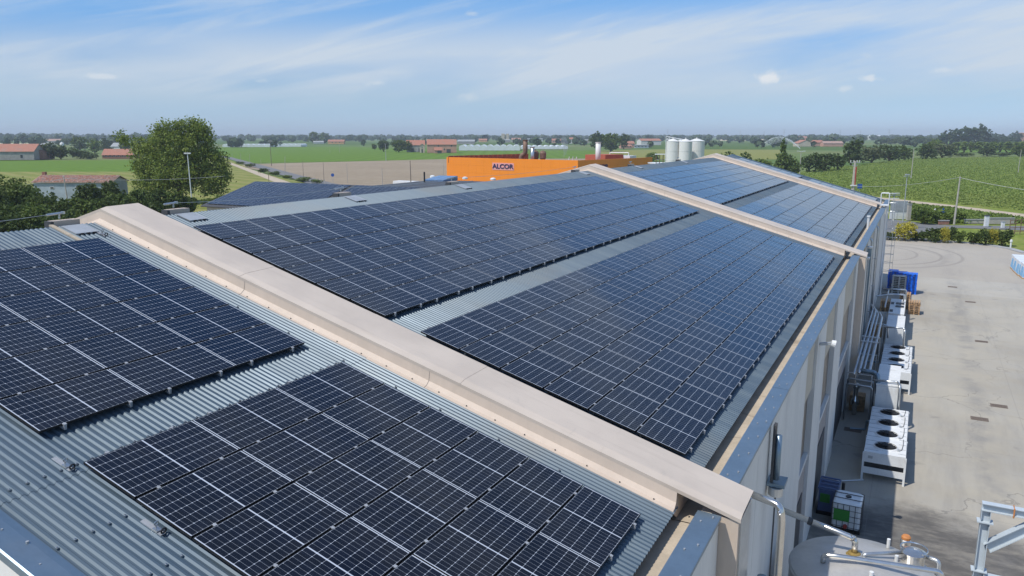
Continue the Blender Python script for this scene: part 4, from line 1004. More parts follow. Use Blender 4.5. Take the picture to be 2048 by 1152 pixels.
# hedge of shrubs and small trees between the ruin and the factory
def shrub_blobs(rg, w, h, n=6):
    out = []
    for k in range(n):
        a = rg.uniform(0, 6.28); q = rg.uniform(0, .55) * w; rr = rg.uniform(.32, .55) * w
        out.append((q * math.cos(a), q * math.sin(a), h * rg.uniform(.30, .72), rr, rr, h * rg.uniform(.24, .36)))
    out.append((0, 0, h * .5, w * .62, w * .62, h * .48)); return out
hed = [(-40, 470, 352, 9, 'leaf_dark', 'tall dark shrub at the left picture edge, before the ruin'), (22, 462, 354, 9, 'leaf_mid', 'tall leafy shrub left of the ruined farmhouse'), (64, 452, 372, 8, 'leaf_mid', 'light topped shrub touching the ruin roof'),
       (88, 470, 386, 7, 'leaf_dark', 'dark shrub before the left corner of the ruin'), (10, 500, 410, 8, 'leaf_dark', 'dark hedge shrub above the left roof edge'), (70, 485, 408, 8, 'leaf_mid', 'hedge shrub below the ruin wall, left one'),
       (120, 470, 402, 7, 'leaf_dark', 'dark hedge shrub behind the anchor box on the near ridge'), (165, 455, 396, 7, 'leaf_mid', 'hedge shrub behind the wooden pole before the ruin'), (205, 450, 394, 7, 'leaf_dark', 'dark hedge shrub before the ivy end of the ruin'),
       (184, 425, 366, 6, 'leaf_dark', 'ivy mass climbing the right half of the ruin wall'), (224, 420, 362, 5, 'leaf_dark', 'dark ivy column on the right corner of the ruin'), (245, 442, 388, 6, 'leaf_mid', 'hedge shrub right of the ruin'), (285, 436, 380, 6, 'leaf_mid', 'leafy shrub at the left foot of the big poplar'), (318, 434, 378, 6, 'leaf_dark', 'dark shrub under the big poplar crown'),
       (352, 432, 382, 6, 'leaf_mid', 'brownish green shrub left of the tall floodlight mast'), (372, 428, 392, 4, 'leaf_dark', 'small dark shrub at the floodlight mast foot'), (150, 500, 425, 7, 'leaf_dark', 'dark shrub just behind the first fire wall peak, left'), (230, 470, 410, 6, 'leaf_dark', 'dark shrub just behind the first fire wall peak'), (310, 455, 405, 6, 'leaf_dark', 'dark shrub behind the first fire wall, right of its peak'), (-90, 520, 420, 9, 'leaf_dark', 'dark shrub cut by the left picture edge'),
       (415, 412, 397, 3, 'leaf_light', 'low bright shrub between poplar and solar roofed annex'), (440, 408, 392, 3, 'leaf_light', 'low bright shrub at the left corner of the annex roof')]
for i, (px, by, ty, w, m, lab) in enumerate(hed):
    P = gp(px, by); h = hz(P, ty) * 1.02; rg = random.Random(i + 40)
    r = thing('shrub', lab, 'shrub', P, 0, 'hedge shrubs behind the factory')
    o = bpy.data.objects.new('foliage', leaf_mesh('foliage', shrub_blobs(rg, w * .62, h), int(3000 + 400 * w), .21, m, i + 9, .45, .03, 12)); COL.objects.link(o); o.parent = r
    b = MB(); b.path([(0, 0, 0), (.1, 0, h * .5)], [.12, .05], 6); b.build('stem', 'bark', r, local=True)
# prototype crowns for middle distance trees
def proto(seed, m, n, leaf, kind='round'):
    rg = random.Random(seed)
    if kind == 'round':
        bl = [(0, 0, .56, .37, .37, .43), (0, 0, .3, .34, .34, .22)] + [(.24 * math.cos(a), .24 * math.sin(a), rg.uniform(.28, .80), rg.uniform(.17, .26), rg.uniform(.17, .26), rg.uniform(.15, .22)) for a in [k * 1.05 + rg.uniform(-.3, .3) for k in range(6)]]
    elif kind == 'bush':
        bl = [(0, 0, .42, .42, .42, .40)] + [(.26 * math.cos(a), .26 * math.sin(a), rg.uniform(.28, .72), rg.uniform(.2, .3), rg.uniform(.2, .3), rg.uniform(.2, .28)) for a in [k * 1.05 + rg.uniform(-.3, .3) for k in range(6)]]
    elif kind == 'cone':
        bl = [(0, 0, .12 + k * .13, .40 * (1 - k / 7.5), .40 * (1 - k / 7.5), .13) for k in range(7)]
    elif kind == 'slim':
        bl = [(rg.uniform(-.03, .03), rg.uniform(-.03, .03), .25 + k * .12, .17 - .015 * abs(k - 2), .17, .13) for k in range(6)]
    return leaf_mesh('crown', bl, n, leaf, m, seed, .5, .028, 7)
TRK = trunk_mesh(.62, .035, [(.2, .05, .6), (-.18, .1, .62), (0, -.2, .65)], 2); _t = TRK.build('trunk', 'bark', None, raw=True); TRUNK = _t.data; bpy.data.objects.remove(_t)
PR = {('round', 'leaf_dark'): [proto(s, 'leaf_dark', 1500, .05) for s in (1, 2)], ('round', 'leaf_mid'): [proto(s, 'leaf_mid', 1500, .05) for s in (3, 4)], ('bush', 'leaf_dark'): [proto(s, 'leaf_dark', 1800, .045, 'bush') for s in (5, 6)],
      ('bush', 'leaf_mid'): [proto(s, 'leaf_mid', 1800, .045, 'bush') for s in (7, 8)], ('bush', 'leaf_olive'): [proto(s, 'leaf_olive', 1800, .045, 'bush') for s in (9, 10)], ('bush', 'leaf_light'): [proto(s, 'leaf_light', 1800, .045, 'bush') for s in (11,)],
      ('cone', 'leaf_mid'): [proto(21, 'leaf_mid', 1700, .045, 'cone')], ('cone', 'leaf_dark'): [proto(12, 'leaf_dark', 1300, .05, 'cone')], ('slim', 'leaf_mid'): [proto(s, 'leaf_light', 600, .05, 'slim') for s in (13, 14)], ('round', 'leaf_far'): [proto(s, 'leaf_far', 700, .075) for s in (15, 16, 17)], ('round', 'leaf_light'): [proto(18, 'leaf_light', 1500, .05)],
      ('slim', 'leaf_dark'): [proto(19, 'leaf_dark', 900, .05, 'slim')], ('bush', 'leaf_yellow'): [proto(20, 'leaf_yellow', 2600, .035, 'bush')]}
_k = [0]
def ptree(name, lab, px, by, ty, wpx, kind, m, cat='tree', group=None, P=None):
    P = gp(px, by) if P is None else P; h = hz(P, ty); w = wpx / F_PX * depth(P); _k[0] += 1
    r = thing(name, lab, cat, P, _k[0] * 2.4, group); v = PR[(kind, m)]; me = v[_k[0] % len(v)]
    ww = w / (.82 if kind in ('round', 'bush') else .72 if kind == 'cone' else .34)
    inst(me, 'crown', r, (0, 0, 0), (0, 0, 0), (ww, ww, h * (1.0 if kind != 'round' else 1.03)))
    inst(TRUNK, 'trunk', r, (0, 0, 0), (0, 0, 0), (ww, ww, h)); return r
TREES = [
 ('deciduous_tree', 'dark round tree just right of the brick barn', 104, 318, 284, 36, 'round', 'leaf_dark'), ('deciduous_tree', 'dark tree between brick barn and bush clump', 122, 318, 290, 26, 'round', 'leaf_dark'),
 ('bush', 'wide bush clump left of the red roofed shed', 160, 317, 297, 36, 'bush', 'leaf_dark'), ('bush', 'low bush next to the red roofed shed', 182, 318, 304, 26, 'bush', 'leaf_dark'), ('bush', 'pale bush left of the clump near the red roofed shed', 146, 312, 293, 22, 'bush', 'leaf_mid'),
 ('deciduous_tree', 'tall round tree behind the bush clump at left', 160, 300, 274, 32, 'round', 'leaf_mid'), ('deciduous_tree', 'light green tree left of the dark conifer', 190, 306, 279, 24, 'round', 'leaf_light'), ('conifer', 'dark conifer behind the red roofed shed', 211, 300, 274, 24, 'cone', 'leaf_dark'), ('conifer', 'dark conifer half hidden by the big poplar', 250, 303, 263, 22, 'cone', 'leaf_dark'),
 ('deciduous_tree', 'grey green tree behind the small white silo', 134, 290, 277, 22, 'round', 'leaf_mid'), ('deciduous_tree', 'tree above the far pink roofed farm', 86, 290, 277, 18, 'round', 'leaf_mid'),
 ('deciduous_tree', 'left one of the two tall trees beside the far orange house', 630, 286, 264, 26, 'round', 'leaf_mid'), ('deciduous_tree', 'right one of the two tall trees beside the far orange house', 649, 285, 265, 22, 'round', 'leaf_mid'),
 ('deciduous_tree', 'small dark tree standing alone in the far green field, left of two', 719, 284, 271, 11, 'round', 'leaf_dark'), ('deciduous_tree', 'small dark tree standing alone in the far green field, right of two', 730, 282, 269, 12, 'round', 'leaf_dark'),
 ('deciduous_tree', 'smallest round tree in the row left of the pink farmhouse', 749, 299, 288, 11, 'round', 'leaf_dark'), ('deciduous_tree', 'round tree second from left beside the pink farmhouse', 768, 303, 279, 24, 'round', 'leaf_dark'), ('deciduous_tree', 'wide light topped tree nearest to the pink farmhouse', 797, 304, 280, 28, 'round', 'leaf_mid'), ('deciduous_tree', 'dark tree touching the pink farmhouse', 815, 304, 282, 20, 'round', 'leaf_mid'),
 ('climber_bush', 'dark ivy bush on the pink farmhouse front', 893, 305, 291, 16, 'bush', 'leaf_dark'),
 ('deciduous_tree', 'round tree right of the steam plume, left of three', 1193, 302, 263, 32, 'round', 'leaf_dark'), ('deciduous_tree', 'round tree right of the steam plume, middle of three', 1222, 303, 267, 36, 'round', 'leaf_mid'), ('deciduous_tree', 'round tree right of the steam plume, right of three', 1247, 298, 266, 20, 'round', 'leaf_dark'),
 ('deciduous_tree', 'small tree behind the rusty stack on the orange factory', 1043, 292, 281, 10, 'round', 'leaf_dark'), ('bush', 'small dark bush by the far town houses', 1108, 292, 286, 9, 'bush', 'leaf_dark'), ('bush', 'green bush left of the white silos', 1306, 322, 301, 22, 'bush', 'leaf_light'), ('bush', 'small bush right above the brown facade', 1297, 320, 306, 12, 'bush', 'leaf_mid'),
 ('deciduous_tree', 'small lone tree in the far field above the irrigation jet, left', 1516, 279, 270, 13, 'round', 'leaf_dark'), ('deciduous_tree', 'small lone tree in the far field above the irrigation jet, right', 1534, 279, 270, 12, 'round', 'leaf_dark'),
 ('shrub', 'olive shrub behind the last fire wall peak', 1448, 345, 296, 36, 'bush', 'leaf_mid'), ('shrub', 'olive shrub right of the last fire wall peak', 1487, 347, 301, 34, 'bush', 'leaf_mid'), ('shrub', 'pale yellow green shrub left of the pointed tree', 1527, 350, 309, 32, 'bush', 'leaf_light'),
 ('deciduous_tree', 'pointed dark tree left of the wooden lamp pole', 1563, 352, 281, 34, 'cone', 'leaf_mid'), ('deciduous_tree', 'bushy tree right behind the pointed tree', 1583, 352, 303, 30, 'bush', 'leaf_mid'),
 ('hedge_tree', 'first hedge tree right of the lamp pole, at the soy field', 1620, 344, 302, 36, 'bush', 'leaf_dark'), ('hedge_tree', 'second hedge tree right of the lamp pole, at the soy field', 1648, 342, 300, 36, 'bush', 'leaf_dark'), ('hedge_tree', 'third hedge tree right of the lamp pole, at the soy field', 1674, 340, 304, 30, 'bush', 'leaf_dark'),
 ('deciduous_tree', 'tall dark tree at the corner of the soy field', 1702, 330, 279, 38, 'round', 'leaf_dark'), ('hedge_tree', 'grey willow in the field hedge, left of the bare field pole', 1742, 325, 285, 44, 'bush', 'leaf_olive'), ('hedge_tree', 'dark hedge tree beside the grey willow', 1779, 322, 284, 40, 'bush', 'leaf_dark'), ('hedge_tree', 'green hedge tree just left of the bare field pole', 1808, 320, 288, 28, 'bush', 'leaf_mid'),
 ('hedge_tree', 'dark hedge tree just right of the bare field pole', 1851, 318, 282, 36, 'bush', 'leaf_dark'), ('hedge_tree', 'grey willow right of the bare field pole', 1885, 315, 281, 44, 'bush', 'leaf_olive'), ('hedge_tree', 'yellow green tree rising behind the right willow', 1868, 309, 272, 24, 'bush', 'leaf_light'),
 ('bush', 'dark bush alone before the young poplars', 1974, 312, 293, 30, 'bush', 'leaf_dark'), ('bush', 'low hedge bush left before the young poplars', 1925, 312, 303, 36, 'bush', 'leaf_mid'), ('bush', 'low hedge bush right before the young poplars', 2005, 312, 304, 36, 'bush', 'leaf_mid'), ('deciduous_tree', 'dark tree at the right picture edge by the soy field', 2042, 313, 282, 34, 'bush', 'leaf_mid')]
for q in TREES: ptree(q[0], q[1], *q[2:8], cat='tree' if 'tree' in q[0] or q[0] == 'conifer' else 'bush')
PW = ['leftmost', 'second', 'third', 'fourth', 'fifth', 'sixth', 'seventh', 'eighth', 'ninth', 'tenth']
for k in range(10): ptree('young_poplar', 'slim young poplar in the plantation row at right, %s from the left' % PW[k] if k else 'slim young poplar at the left end of the plantation row', 1912 + k * 14.5 + (k % 3), 304 + (k % 2), 283, 15, 'slim', 'leaf_mid', 'tree', 'young poplars in the plantation')
for k, (px, by, ty, w) in enumerate(((1895, 291, 262, 30), (1912, 292, 256, 34), (1936, 291, 252, 40), (1955, 291, 251, 34), (1968, 291, 260, 24), (1880, 292, 268, 20))):
    ptree('wood_tree', 'tall tree of the copse at right, %s from the left' % ['second', 'third', 'fourth', 'fifth', 'rightmost', 'leftmost'][k], px, by, ty, w, 'round', 'leaf_far', 'tree', 'trees of the copse at right')
for k, (px, by, ty, w) in enumerate(((1800, 288, 272, 40), (1825, 289, 271, 40), (1850, 288, 272, 36), (1780, 288, 274, 30))):
    ptree('wood_tree', 'green tree in the low wood left of the copse, %s' % ['second from left', 'third from left', 'rightmost', 'leftmost'][k], px, by, ty, w, 'bush', 'leaf_mid', 'tree', 'low wood left of the copse')
for k, (px, by, ty, w) in enumerate(((2000, 286, 267, 20), (1985, 285, 265, 14), (2032, 286, 264, 22), (2015, 290, 273, 26), (1990, 291, 275, 24))):
    ptree('wood_tree', 'hazy round tree right of the copse, %s' % ['middle of the back row', 'beside the copse', 'at the picture edge', 'in the front', 'lowest one'][k], px, by, ty, w, 'round', 'leaf_far', 'tree', 'hazy trees right of the copse')
# the far wooded horizon: one mass
rg = np.random.default_rng(5); Vs = []; Ts = []
for k in range(2600):
    px = rg.uniform(-120, 2170); D = rg.uniform(1700, 5600) if rg.uniform() < .93 else rg.uniform(900, 1500)
    if D < 1600 and 560 < px < 1000 and rg.uniform() < .7: continue
    p2 = CAM[:2] + np.array([-_sy, _cy]) * D + np.array([_cy, _sy]) * (px - 1024) / F_PX * D
    h = rg.uniform(8, 17) * (1.0 if D > 1500 else .75); w = h * rg.uniform(.7, 1.6)
    if px < 330: h *= 1.25
    n = 30; d = rg.normal(size=(n, 3)); d /= np.linalg.norm(d, axis=1)[:, None]
    c = np.array([p2[0], p2[1], h * .52]) + d * np.array([w * .55, w * .55, h * .5]) * rg.uniform(.5, 1, (n, 1))
    t_ = np.cross(d, rg.normal(size=(n, 3))); t_ /= np.linalg.norm(t_, axis=1)[:, None]; b_ = np.cross(d, t_); s = w * .24 * rg.uniform(.6, 1.3, (n, 1))
    Vs.append(np.stack([c - t_ * s, c + b_ * s, c + t_ * s, c - b_ * s], 1).reshape(-1, 3)); Ts.append(np.full(4 * n, rg.uniform()))
me = quads('distant_woods', np.concatenate(Vs), 'leaf_far', np.concatenate(Ts)); o = bpy.data.objects.new('distant_woods', me); COL.objects.link(o)
tag(o, 'hazy blue green band of woods along the horizon', 'woods', kind='stuff')
# clipped bushes along the kerb of the yard
KB = [('leaf_dark', 1779, 480, 462, 22, 'dark low bush beside the yellow conifer, half behind the ladder'), ('leaf_yellow', 1808, 481, 441, 40, 'large golden yellow conifer bush at the kerb by the ladder'), ('leaf_dark', 1829, 480, 462, 16, 'dark low bush right behind the golden conifer'),
      ('leaf_dark', 1846, 482, 458, 24, 'round dark bush at the left end of the middle kerb group'), ('leaf_dark', 1870, 484, 450, 32, 'large dark bush in the middle kerb group'), ('leaf_yellow', 1889, 486, 450, 17, 'narrow golden bush in the middle kerb group'), ('leaf_dark', 1904, 483, 449, 20, 'dark bush right behind the narrow golden one'), ('leaf_mid', 1918, 486, 459, 20, 'small green bush at the right end of the middle kerb group'),
      ('leaf_dark', 1947, 488, 461, 24, 'round dark bush at the left end of the right kerb group'), ('leaf_dark', 1970, 490, 455, 32, 'large dark bush in the right kerb group'), ('leaf_yellow', 1985, 491, 453, 16, 'narrow golden bush in the right kerb group'), ('leaf_dark', 2005, 491, 455, 30, 'large dark bush at the right end of the kerb group')]
for m, px, by, ty, w, lab in KB: ptree('garden_bush', lab, px, by, ty, w, 'bush', m, 'bush', 'bushes along the kerb')
# road side growth on the left
for k, (px, by, ty, w, m) in enumerate(((480, 328, 322, 16, 'leaf_mid'), (500, 334, 326, 18, 'leaf_mid'), (527, 345, 335, 20, 'leaf_dark'), (550, 351, 341, 20, 'leaf_mid'), (575, 357, 348, 18, 'leaf_light'), (606, 363, 352, 26, 'leaf_light'), (634, 366, 357, 20, 'leaf_light'))):
    ptree('roadside_bush', 'low roadside bush left of the country road, %s from the far end' % PW[k].replace('leftmost', 'first'), px, by, ty, w, 'bush', m, 'bush', 'bushes along the country road')
for k, (px, by, ty, w) in enumerate(((1850, 447, 412, 40), (1880, 445, 414, 40), (1912, 443, 416, 36), (1838, 440, 409, 30))):
    ptree('bank_shrub', 'green shrub on the bank behind the blue road sign, %s' % ['left', 'middle', 'right', 'leftmost'][k], px, by, ty, w, 'bush', 'leaf_light' if k else 'leaf_mid', 'shrub', 'shrubs on the roadside bank')
# tufts: crops of the soy field and grass of the verge, each one mass
def tufts(name, label, cat, poly, n, size, m, hgt, seed):
    rg = np.random.default_rng(seed); P = np.array([[q[0], q[1]] for q in poly]); lo, hi = P.min(0), P.max(0); pts = []
    while len(pts) < n:
        c = rg.uniform(lo, hi, (n * 3, 2)); ins = np.zeros(len(c), bool); j = len(P) - 1
        for i in range(len(P)):
            xi, yi, xj, yj = *P[i], *P[j]
            cond = ((yi > c[:, 1]) != (yj > c[:, 1])) & (c[:, 0] < (xj - xi) * (c[:, 1] - yi) / (yj - yi + 1e-9) + xi); ins ^= cond; j = i
        dd = np.hypot(c[:, 0] - CAM[0], c[:, 1] - CAM[1]); ins &= rg.uniform(0, 1, len(c)) < np.clip((110 / dd) ** 1.2, .05, 1)
        pts += list(c[ins])
    c = np.array(pts[:n]); c = np.c_[c, rg.uniform(.2, 1, n) * hgt]
    t_ = rg.normal(size=(n, 3)) * np.array([1, 1, .35]); t_ /= np.linalg.norm(t_, axis=1)[:, None]; b_ = np.cross(t_, rg.normal(size=(n, 3))); b_ /= np.linalg.norm(b_, axis=1)[:, None]
    s = size * rg.uniform(.6, 1.4, (n, 1))
    me = quads(name, np.stack([c - t_ * s, c + b_ * s * .6, c + t_ * s, c - b_ * s * .6], 1).reshape(-1, 3), m, np.repeat(rg.uniform(0, 1, n), 4)); o = bpy.data.objects.new(name, me); COL.objects.link(o)
    tag(o, label, cat, kind='stuff')
tufts('soy_plants', 'dense bright green soy plants of the field at right', 'crop', [gp(*q) for q in ((1560, 350), (1700, 332), (1830, 317), (2060, 313), (2090, 425), (1745, 391))], 90000, .22, 'leaf_soy', .2, 3)
tufts('verge_grass', 'tall dry grass on the bank between road and farm track', 'grass', [gp(*q) for q in ((1770, 405), (1900, 418), (2060, 440), (2060, 447), (1905, 447), (1820, 438))], 7000, .28, 'leaf_light', .5, 4)

# ------------------------------------------------------------------ buildings behind
def house(name, label, cat, P, rz, w, d, he, hr, wall, roof, wins=(), axis='x', over=.4, chim=None, doors=(), group=None):
    """gabled house: w across, d deep, ridge along axis; front face at local y=-d/2; wins: (x, z, w, h)"""
    r = thing(name, label, cat, P, rz, group)
    W, D = w / 2, d / 2; b = MB()
    if axis == 'x': A = [(-W, -D, 0), (-W, D, 0), (-W, D, he), (-W, 0, hr - .12), (-W, -D, he)]; b.loft(A, [(W, y, z) for _, y, z in A])
    else: A = [(-W, -D, 0), (W, -D, 0), (W, -D, he), (0, -D, hr - .12), (-W, -D, he)]; b.loft(A, [(x, D, z) for x, _, z in A])
    b.build('wall', wall, r, local=True)
    k = (hr - he) / (D if axis == 'x' else W); o = over; t = .16
    b = MB()
    for s in (-1, 1):
        if axis == 'x':
            q = [(-W - o, s * (D + o), he - k * o), (W + o, s * (D + o), he - k * o), (W + o, 0, hr), (-W - o, 0, hr)]
        else: q = [(s * (W + o), -D - o, he - k * o), (s * (W + o), D + o, he - k * o), (0, D + o, hr), (0, -D - o, hr)]
        b.loft(q, [(x, y, z + t) for x, y, z in q])
    ro = b.build('roof', roof, r, local=True)
    for (x, z, ww, hh) in wins:
        b = MB(); b.box(x - ww / 2, x + ww / 2, -D - .05, -D - .005, z, z + hh); wo = b.build('window', 'plaster_white', r, local=True)
        b = MB(); b.box(x - ww / 2 + .1, x + ww / 2 - .1, -D - .08, -D - .051, z + .1, z + hh - .1); b.build('pane', 'glass_dark', wo, local=True)
    for (x, ww, hh) in doors:
        b = MB(); b.box(x - ww / 2, x + ww / 2, -D - .06, -D - .005, 0, hh); b.build('door', 'dark_grey', r, local=True)
    if chim:
        x, y, h = chim; b = MB(); b.box(x - .35, x + .35, y - .35, y + .35, he, hr + h); b.build('chimney', 'brick_wall', ro, local=True)
    return r
def hh(name, label, px, by, wpx, he_y, hr_y, d, rz, wall, roof, cat='house', **k):
    P = gp(px, by); D = depth(P); w = wpx / F_PX * D
    q = Vector((P[0] - _sy * d / 2, P[1] + _cy * d / 2, 0))
    return house(name, label, cat, q, YAW + rz, w, d, hz(P, he_y), hz(P, hr_y), wall, roof, **k)
# ruined farmhouse near the factory, tiles built row by row
P = gp(150, 405); w = 17.2; d = 6.4; he, hr = hz(P, 364.5), hz(gp(150, 399), 350)
q = Vector((P[0] - _sy * d / 2, P[1] + _cy * d / 2, 0))
ru = house('ruined_farmhouse', 'ruined pale farmhouse with sagging red tile roof behind the hedge', 'house', q, YAW - .035, w, d, he, hr, 'plaster_blue', 'tiles_pink', wins=((2.4, 1.2, 1.5, 1.6), (-4.6, 2.9, .9, .5), (1.0, 3.2, .8, .4)), over=.3, chim=(-8.2, .3, .9))
b = MB(); k = (hr - he) / (d / 2); rg = random.Random(8)
for i in range(48):
    x = -w / 2 - .2 + i * (w + .4) / 48
    for j in range(9):
        y0 = -d / 2 - .28 + j * .385; z0 = hr + k * (y0) + .17 + rg.uniform(-.03, .04); 
        if rg.random() < .02: continue
        q4 = [(x + .03, y0, z0), (x + .30, y0, z0), (x + .30, y0 + .40, z0 + k * .40), (x + .03, y0 + .40, z0 + k * .40)]
        b.loft(q4, [(x_ + (.06 if n_ in (0, 3) else -.06), y_, z_ + .09) for n_, (x_, y_, z_) in enumerate(q4)], rg.choice((0, 0, 1, 2)))
o = b.build('roof_tile_rows', ['tiles_pink', 'tiles_red', 'tiles_pale'], ru, local=True); o['kind'] = 'stuff'
hh('brick_barn', 'large brick barn with red tiled roof at the left picture edge', 10, 320, 100, 303, 288.5, 16, .16, 'plaster_grey', 'tiles_red', 'barn', wins=((-8, 1, 2, 2.5), (8, 1, 1.6, 2.2)))
P = gp(68, 319); b = MB()
r = thing('barn_gable', 'brick gable wing at the right end of the large barn', 'barn', (P[0] - _sy * 8 , P[1] + _cy * 8, 0), YAW + .16); W, H1, H2 = 4.3, hz(P, 303), hz(P, 289)
b = MB(); b.loft([(-W, -8, 0), (W, -8, 0), (W, -8, H1 - 1), (-1, -8, H2 - .3), (-W, -8, H1)], [(-W, 8, 0), (W, 8, 0), (W, 8, H1 - 1), (-1, 8, H2 - .3), (-W, 8, H1)]); b.build('wall', 'brick_wall', r, local=True)
hh('red_roofed_shed', 'long low shed with red tiled roof left of the big poplar', 238, 317, 66, 309.5, 298.5, 8, 0.02, 'brick_wall', 'tiles_red', 'shed', wins=tuple((-8 + i * 2.6, 1.2, 1.5, 1.1) for i in range(6)))
hh('farm_building', 'far farm building with pink roof above the brick barn', 105, 289, 30, 282, 278, 12, .1, 'plaster_white', 'tiles_pink', 'building', wins=((-5, 2, 2, 2), (0, 2, 2, 2), (5, 2, 2, 2)))
hh('grey_shed', 'grey roofed shed beside the brick barn gable', 88, 297, 22, 293, 286.5, 14, -.2, 'plaster_white', 'grey_roof', 'shed')
P = gp(125, 298); b = MB(); b.lathe((0, 0, 0), [(2.1, 0), (2.1, hz(P, 287)), (1.5, hz(P, 285.5)), (.1, hz(P, 284.5))], 16); o = b.build('feed_silo', 'silo_white', None, smooth=True); o.location = P; tag(o, 'small white domed feed silo among the trees at left', 'silo')
hh('pale_barn', 'pale low barn behind the red roofed shed', 233, 299, 22, 293, 286, 14, 0, 'plaster_white', 'grey_roof', 'barn')
# greenhouses
def greenhouse(label, px0, px1, by, ty, d, nb):
    A, B = gp(px0, by), gp(px1, by); L = (B - A).length; ang = math.atan2(B[1] - A[1], B[0] - A[0]); h = hz((A + B) / 2, ty)
    r = thing('greenhouse', label, 'greenhouse', A, ang)
    n = nb; wl = L / n
    for i in range(n):
        b = MB(); pr = [(i * wl + wl * (.5 - .5 * math.cos(t * math.pi / 8)), h * .55 + h * .45 * math.sin(t * math.pi / 8)) for t in range(9)]
        sec = [(i * wl, 0)] + pr + [(i * wl + wl, 0)]
        b.loft([(x, 0, z) for x, z in sec], [(x, d, z) for x, z in sec]); b.build('tunnel', 'glazing_white', r, local=True)
greenhouse('long white greenhouse row right of the pink farmhouse', 918, 1040, 301, 290, 40, 9)
greenhouse('low white greenhouse row behind the orange factory stacks', 1042, 1136, 298, 291, 40, 8)
greenhouse('white greenhouse row in the far field, left part behind trees', 445, 540, 294, 288, 30, 9)
greenhouse('white greenhouse row in the far field, right part', 542, 602, 293.5, 287.5, 30, 6)
hh('pale_warehouse', 'low pale warehouse far behind the long greenhouse', 932, 288, 34, 283, 279.5, 18, 0, 'plaster_grey', 'grey_roof', 'warehouse')
# pink farmhouse
hh('pink_farmhouse', 'pink farmhouse with broad red roof beyond the ploughed field', 882, 305.5, 58, 289, 279, 14, .12, 'plaster_pink', 'tiles_red', wins=((-3, 2, 1.2, 1.6), (2, 2, 1.2, 1.6), (8, 5, 1.2, 1.4), (-3, 5, 1.2, 1.4)), doors=((5.5, 3.5, 3.0),), chim=(3, 1, 1.2))
hh('farmhouse_wing', 'red roofed barn wing left of the pink farmhouse', 830, 304, 36, 290, 280.5, 12, .1, 'plaster_grey', 'tiles_red', 'barn', doors=((-3, 3, 3.2), (4, 3, 3.2)))
hh('porch_building', 'small red roofed porch before the pink farmhouse', 876, 306.5, 15, 300, 295, 4, .12, 'plaster_pink', 'tiles_red', 'porch', doors=((1, 3.4, 2.2),))
hh('cream_tower', 'small cream gabled tower beside the pink farmhouse', 844, 305.5, 10, 291, 287.5, 4, .1, 'plaster_cream', 'plaster_cream', 'tower', axis='y', doors=((0, 1.2, 3.2),), wins=((0, 4, 1, 1),))
hh('orange_house', 'far orange house with red roof beside two tall trees', 672, 288, 32, 283, 279.5, 10, 0, 'plaster_orange', 'tiles_red', wins=((-6, 1.5, 1.5, 2), (0, 1.5, 1.5, 2), (6, 1.5, 1.5, 2)))
hh('white_shed', 'far white shed left of the orange house', 636, 287.5, 20, 284.5, 282, 8, .2, 'plaster_white', 'grey_roof', 'shed')
# far town
hh('tower_block', 'pale twin apartment block on the horizon above the orange factory', 1006, 284, 6.5, 268, 267.3, 14, 0, 'plaster_cream', 'plaster_cream', 'building', over=0, wins=tuple((x, z, 1.4, 1.6) for x in (-2, 2) for z in (4, 8, 12, 16)))
hh('tower_block', 'right half of the pale twin apartment block on the horizon', 1015, 284, 6.5, 268.4, 267.7, 14, 0, 'plaster_cream', 'plaster_cream', 'building', over=0, wins=tuple((x, z, 1.4, 1.6) for x in (-2, 2) for z in (4, 8, 12, 16)))
T = [('far yellow house with orange roof left of the apartment block', 966, 284, 16, 280.5, 277.5, 'plaster_orange', 'tiles_red'), ('far white bungalow right of the apartment block', 1032, 284, 18, 279.5, 276, 'plaster_white', 'tiles_pale'), ('far long red brick house left of the steam plume', 1116, 286, 24, 281, 277.5, 'plaster_pink', 'tiles_red'),
     ('far tall white house right of the steam plume', 1146, 287, 14, 278.5, 275, 'plaster_white', 'tiles_red'), ('far small beige house beside the three round trees', 1174, 286, 9, 280.5, 279, 'plaster_cream', 'grey_roof'), ('far low grey house under the apartment block', 1012, 285, 16, 280.5, 279, 'plaster_grey', 'grey_roof'), ('far white flats left of the red brick house', 1068, 283, 34, 278, 277, 'plaster_white', 'grey_roof'),
     ('red roofed house right of the three round trees', 1256, 295, 24, 287, 282.5, 'plaster_pink', 'tiles_red'), ('small red roofed annex in front of the house by the round trees', 1252, 297, 22, 292.5, 289.5, 'plaster_pink', 'tiles_red'), ('pink villa with hipped roof on the right horizon', 1604, 281, 20, 275.5, 272.5, 'plaster_pink', 'tiles_red'),
     ('small white house with red roof on the right horizon', 1793, 280, 13, 275.5, 272, 'plaster_white', 'tiles_red'), ('small pale house under the copse at right', 1963, 288, 16, 281, 278, 'plaster_white', 'grey_roof'), ('pale tall building at the right picture edge', 2044, 286, 10, 266, 265.5, 'plaster_pink', 'plaster_pink')]
for lab, px, by, w, e, rr, wl, rf in T:
    P = gp(px, by); ww = w / F_PX * depth(P)
    hh('distant_house', lab, px, by, w, e, rr, 10, random.uniform(-.15, .15), wl, rf, wins=tuple((-ww / 2 + ww * (i + .5) / 4, 1.4, 1.2, 1.6) for i in range(4)))
hh('white_warehouse', 'white warehouse with red roof left of the silos', 1300, 290, 42, 281.5, 277.5, 20, .18, 'plaster_white', 'tiles_red', 'warehouse')
hh('blue_grey_shed', 'flat blue grey shed below the white warehouse', 1284, 296, 26, 290.5, 289.5, 8, .05, 'plaster_blue', 'grey_roof', 'shed', wins=tuple((-8 + 4 * i, 1.2, 2, 1.2) for i in range(5)))
hh('farm_barn', 'large pale barn with red roof beyond the irrigation jet', 1611, 293, 30, 286.5, 280, 18, .05, 'plaster_cream', 'tiles_red', 'barn', axis='y')
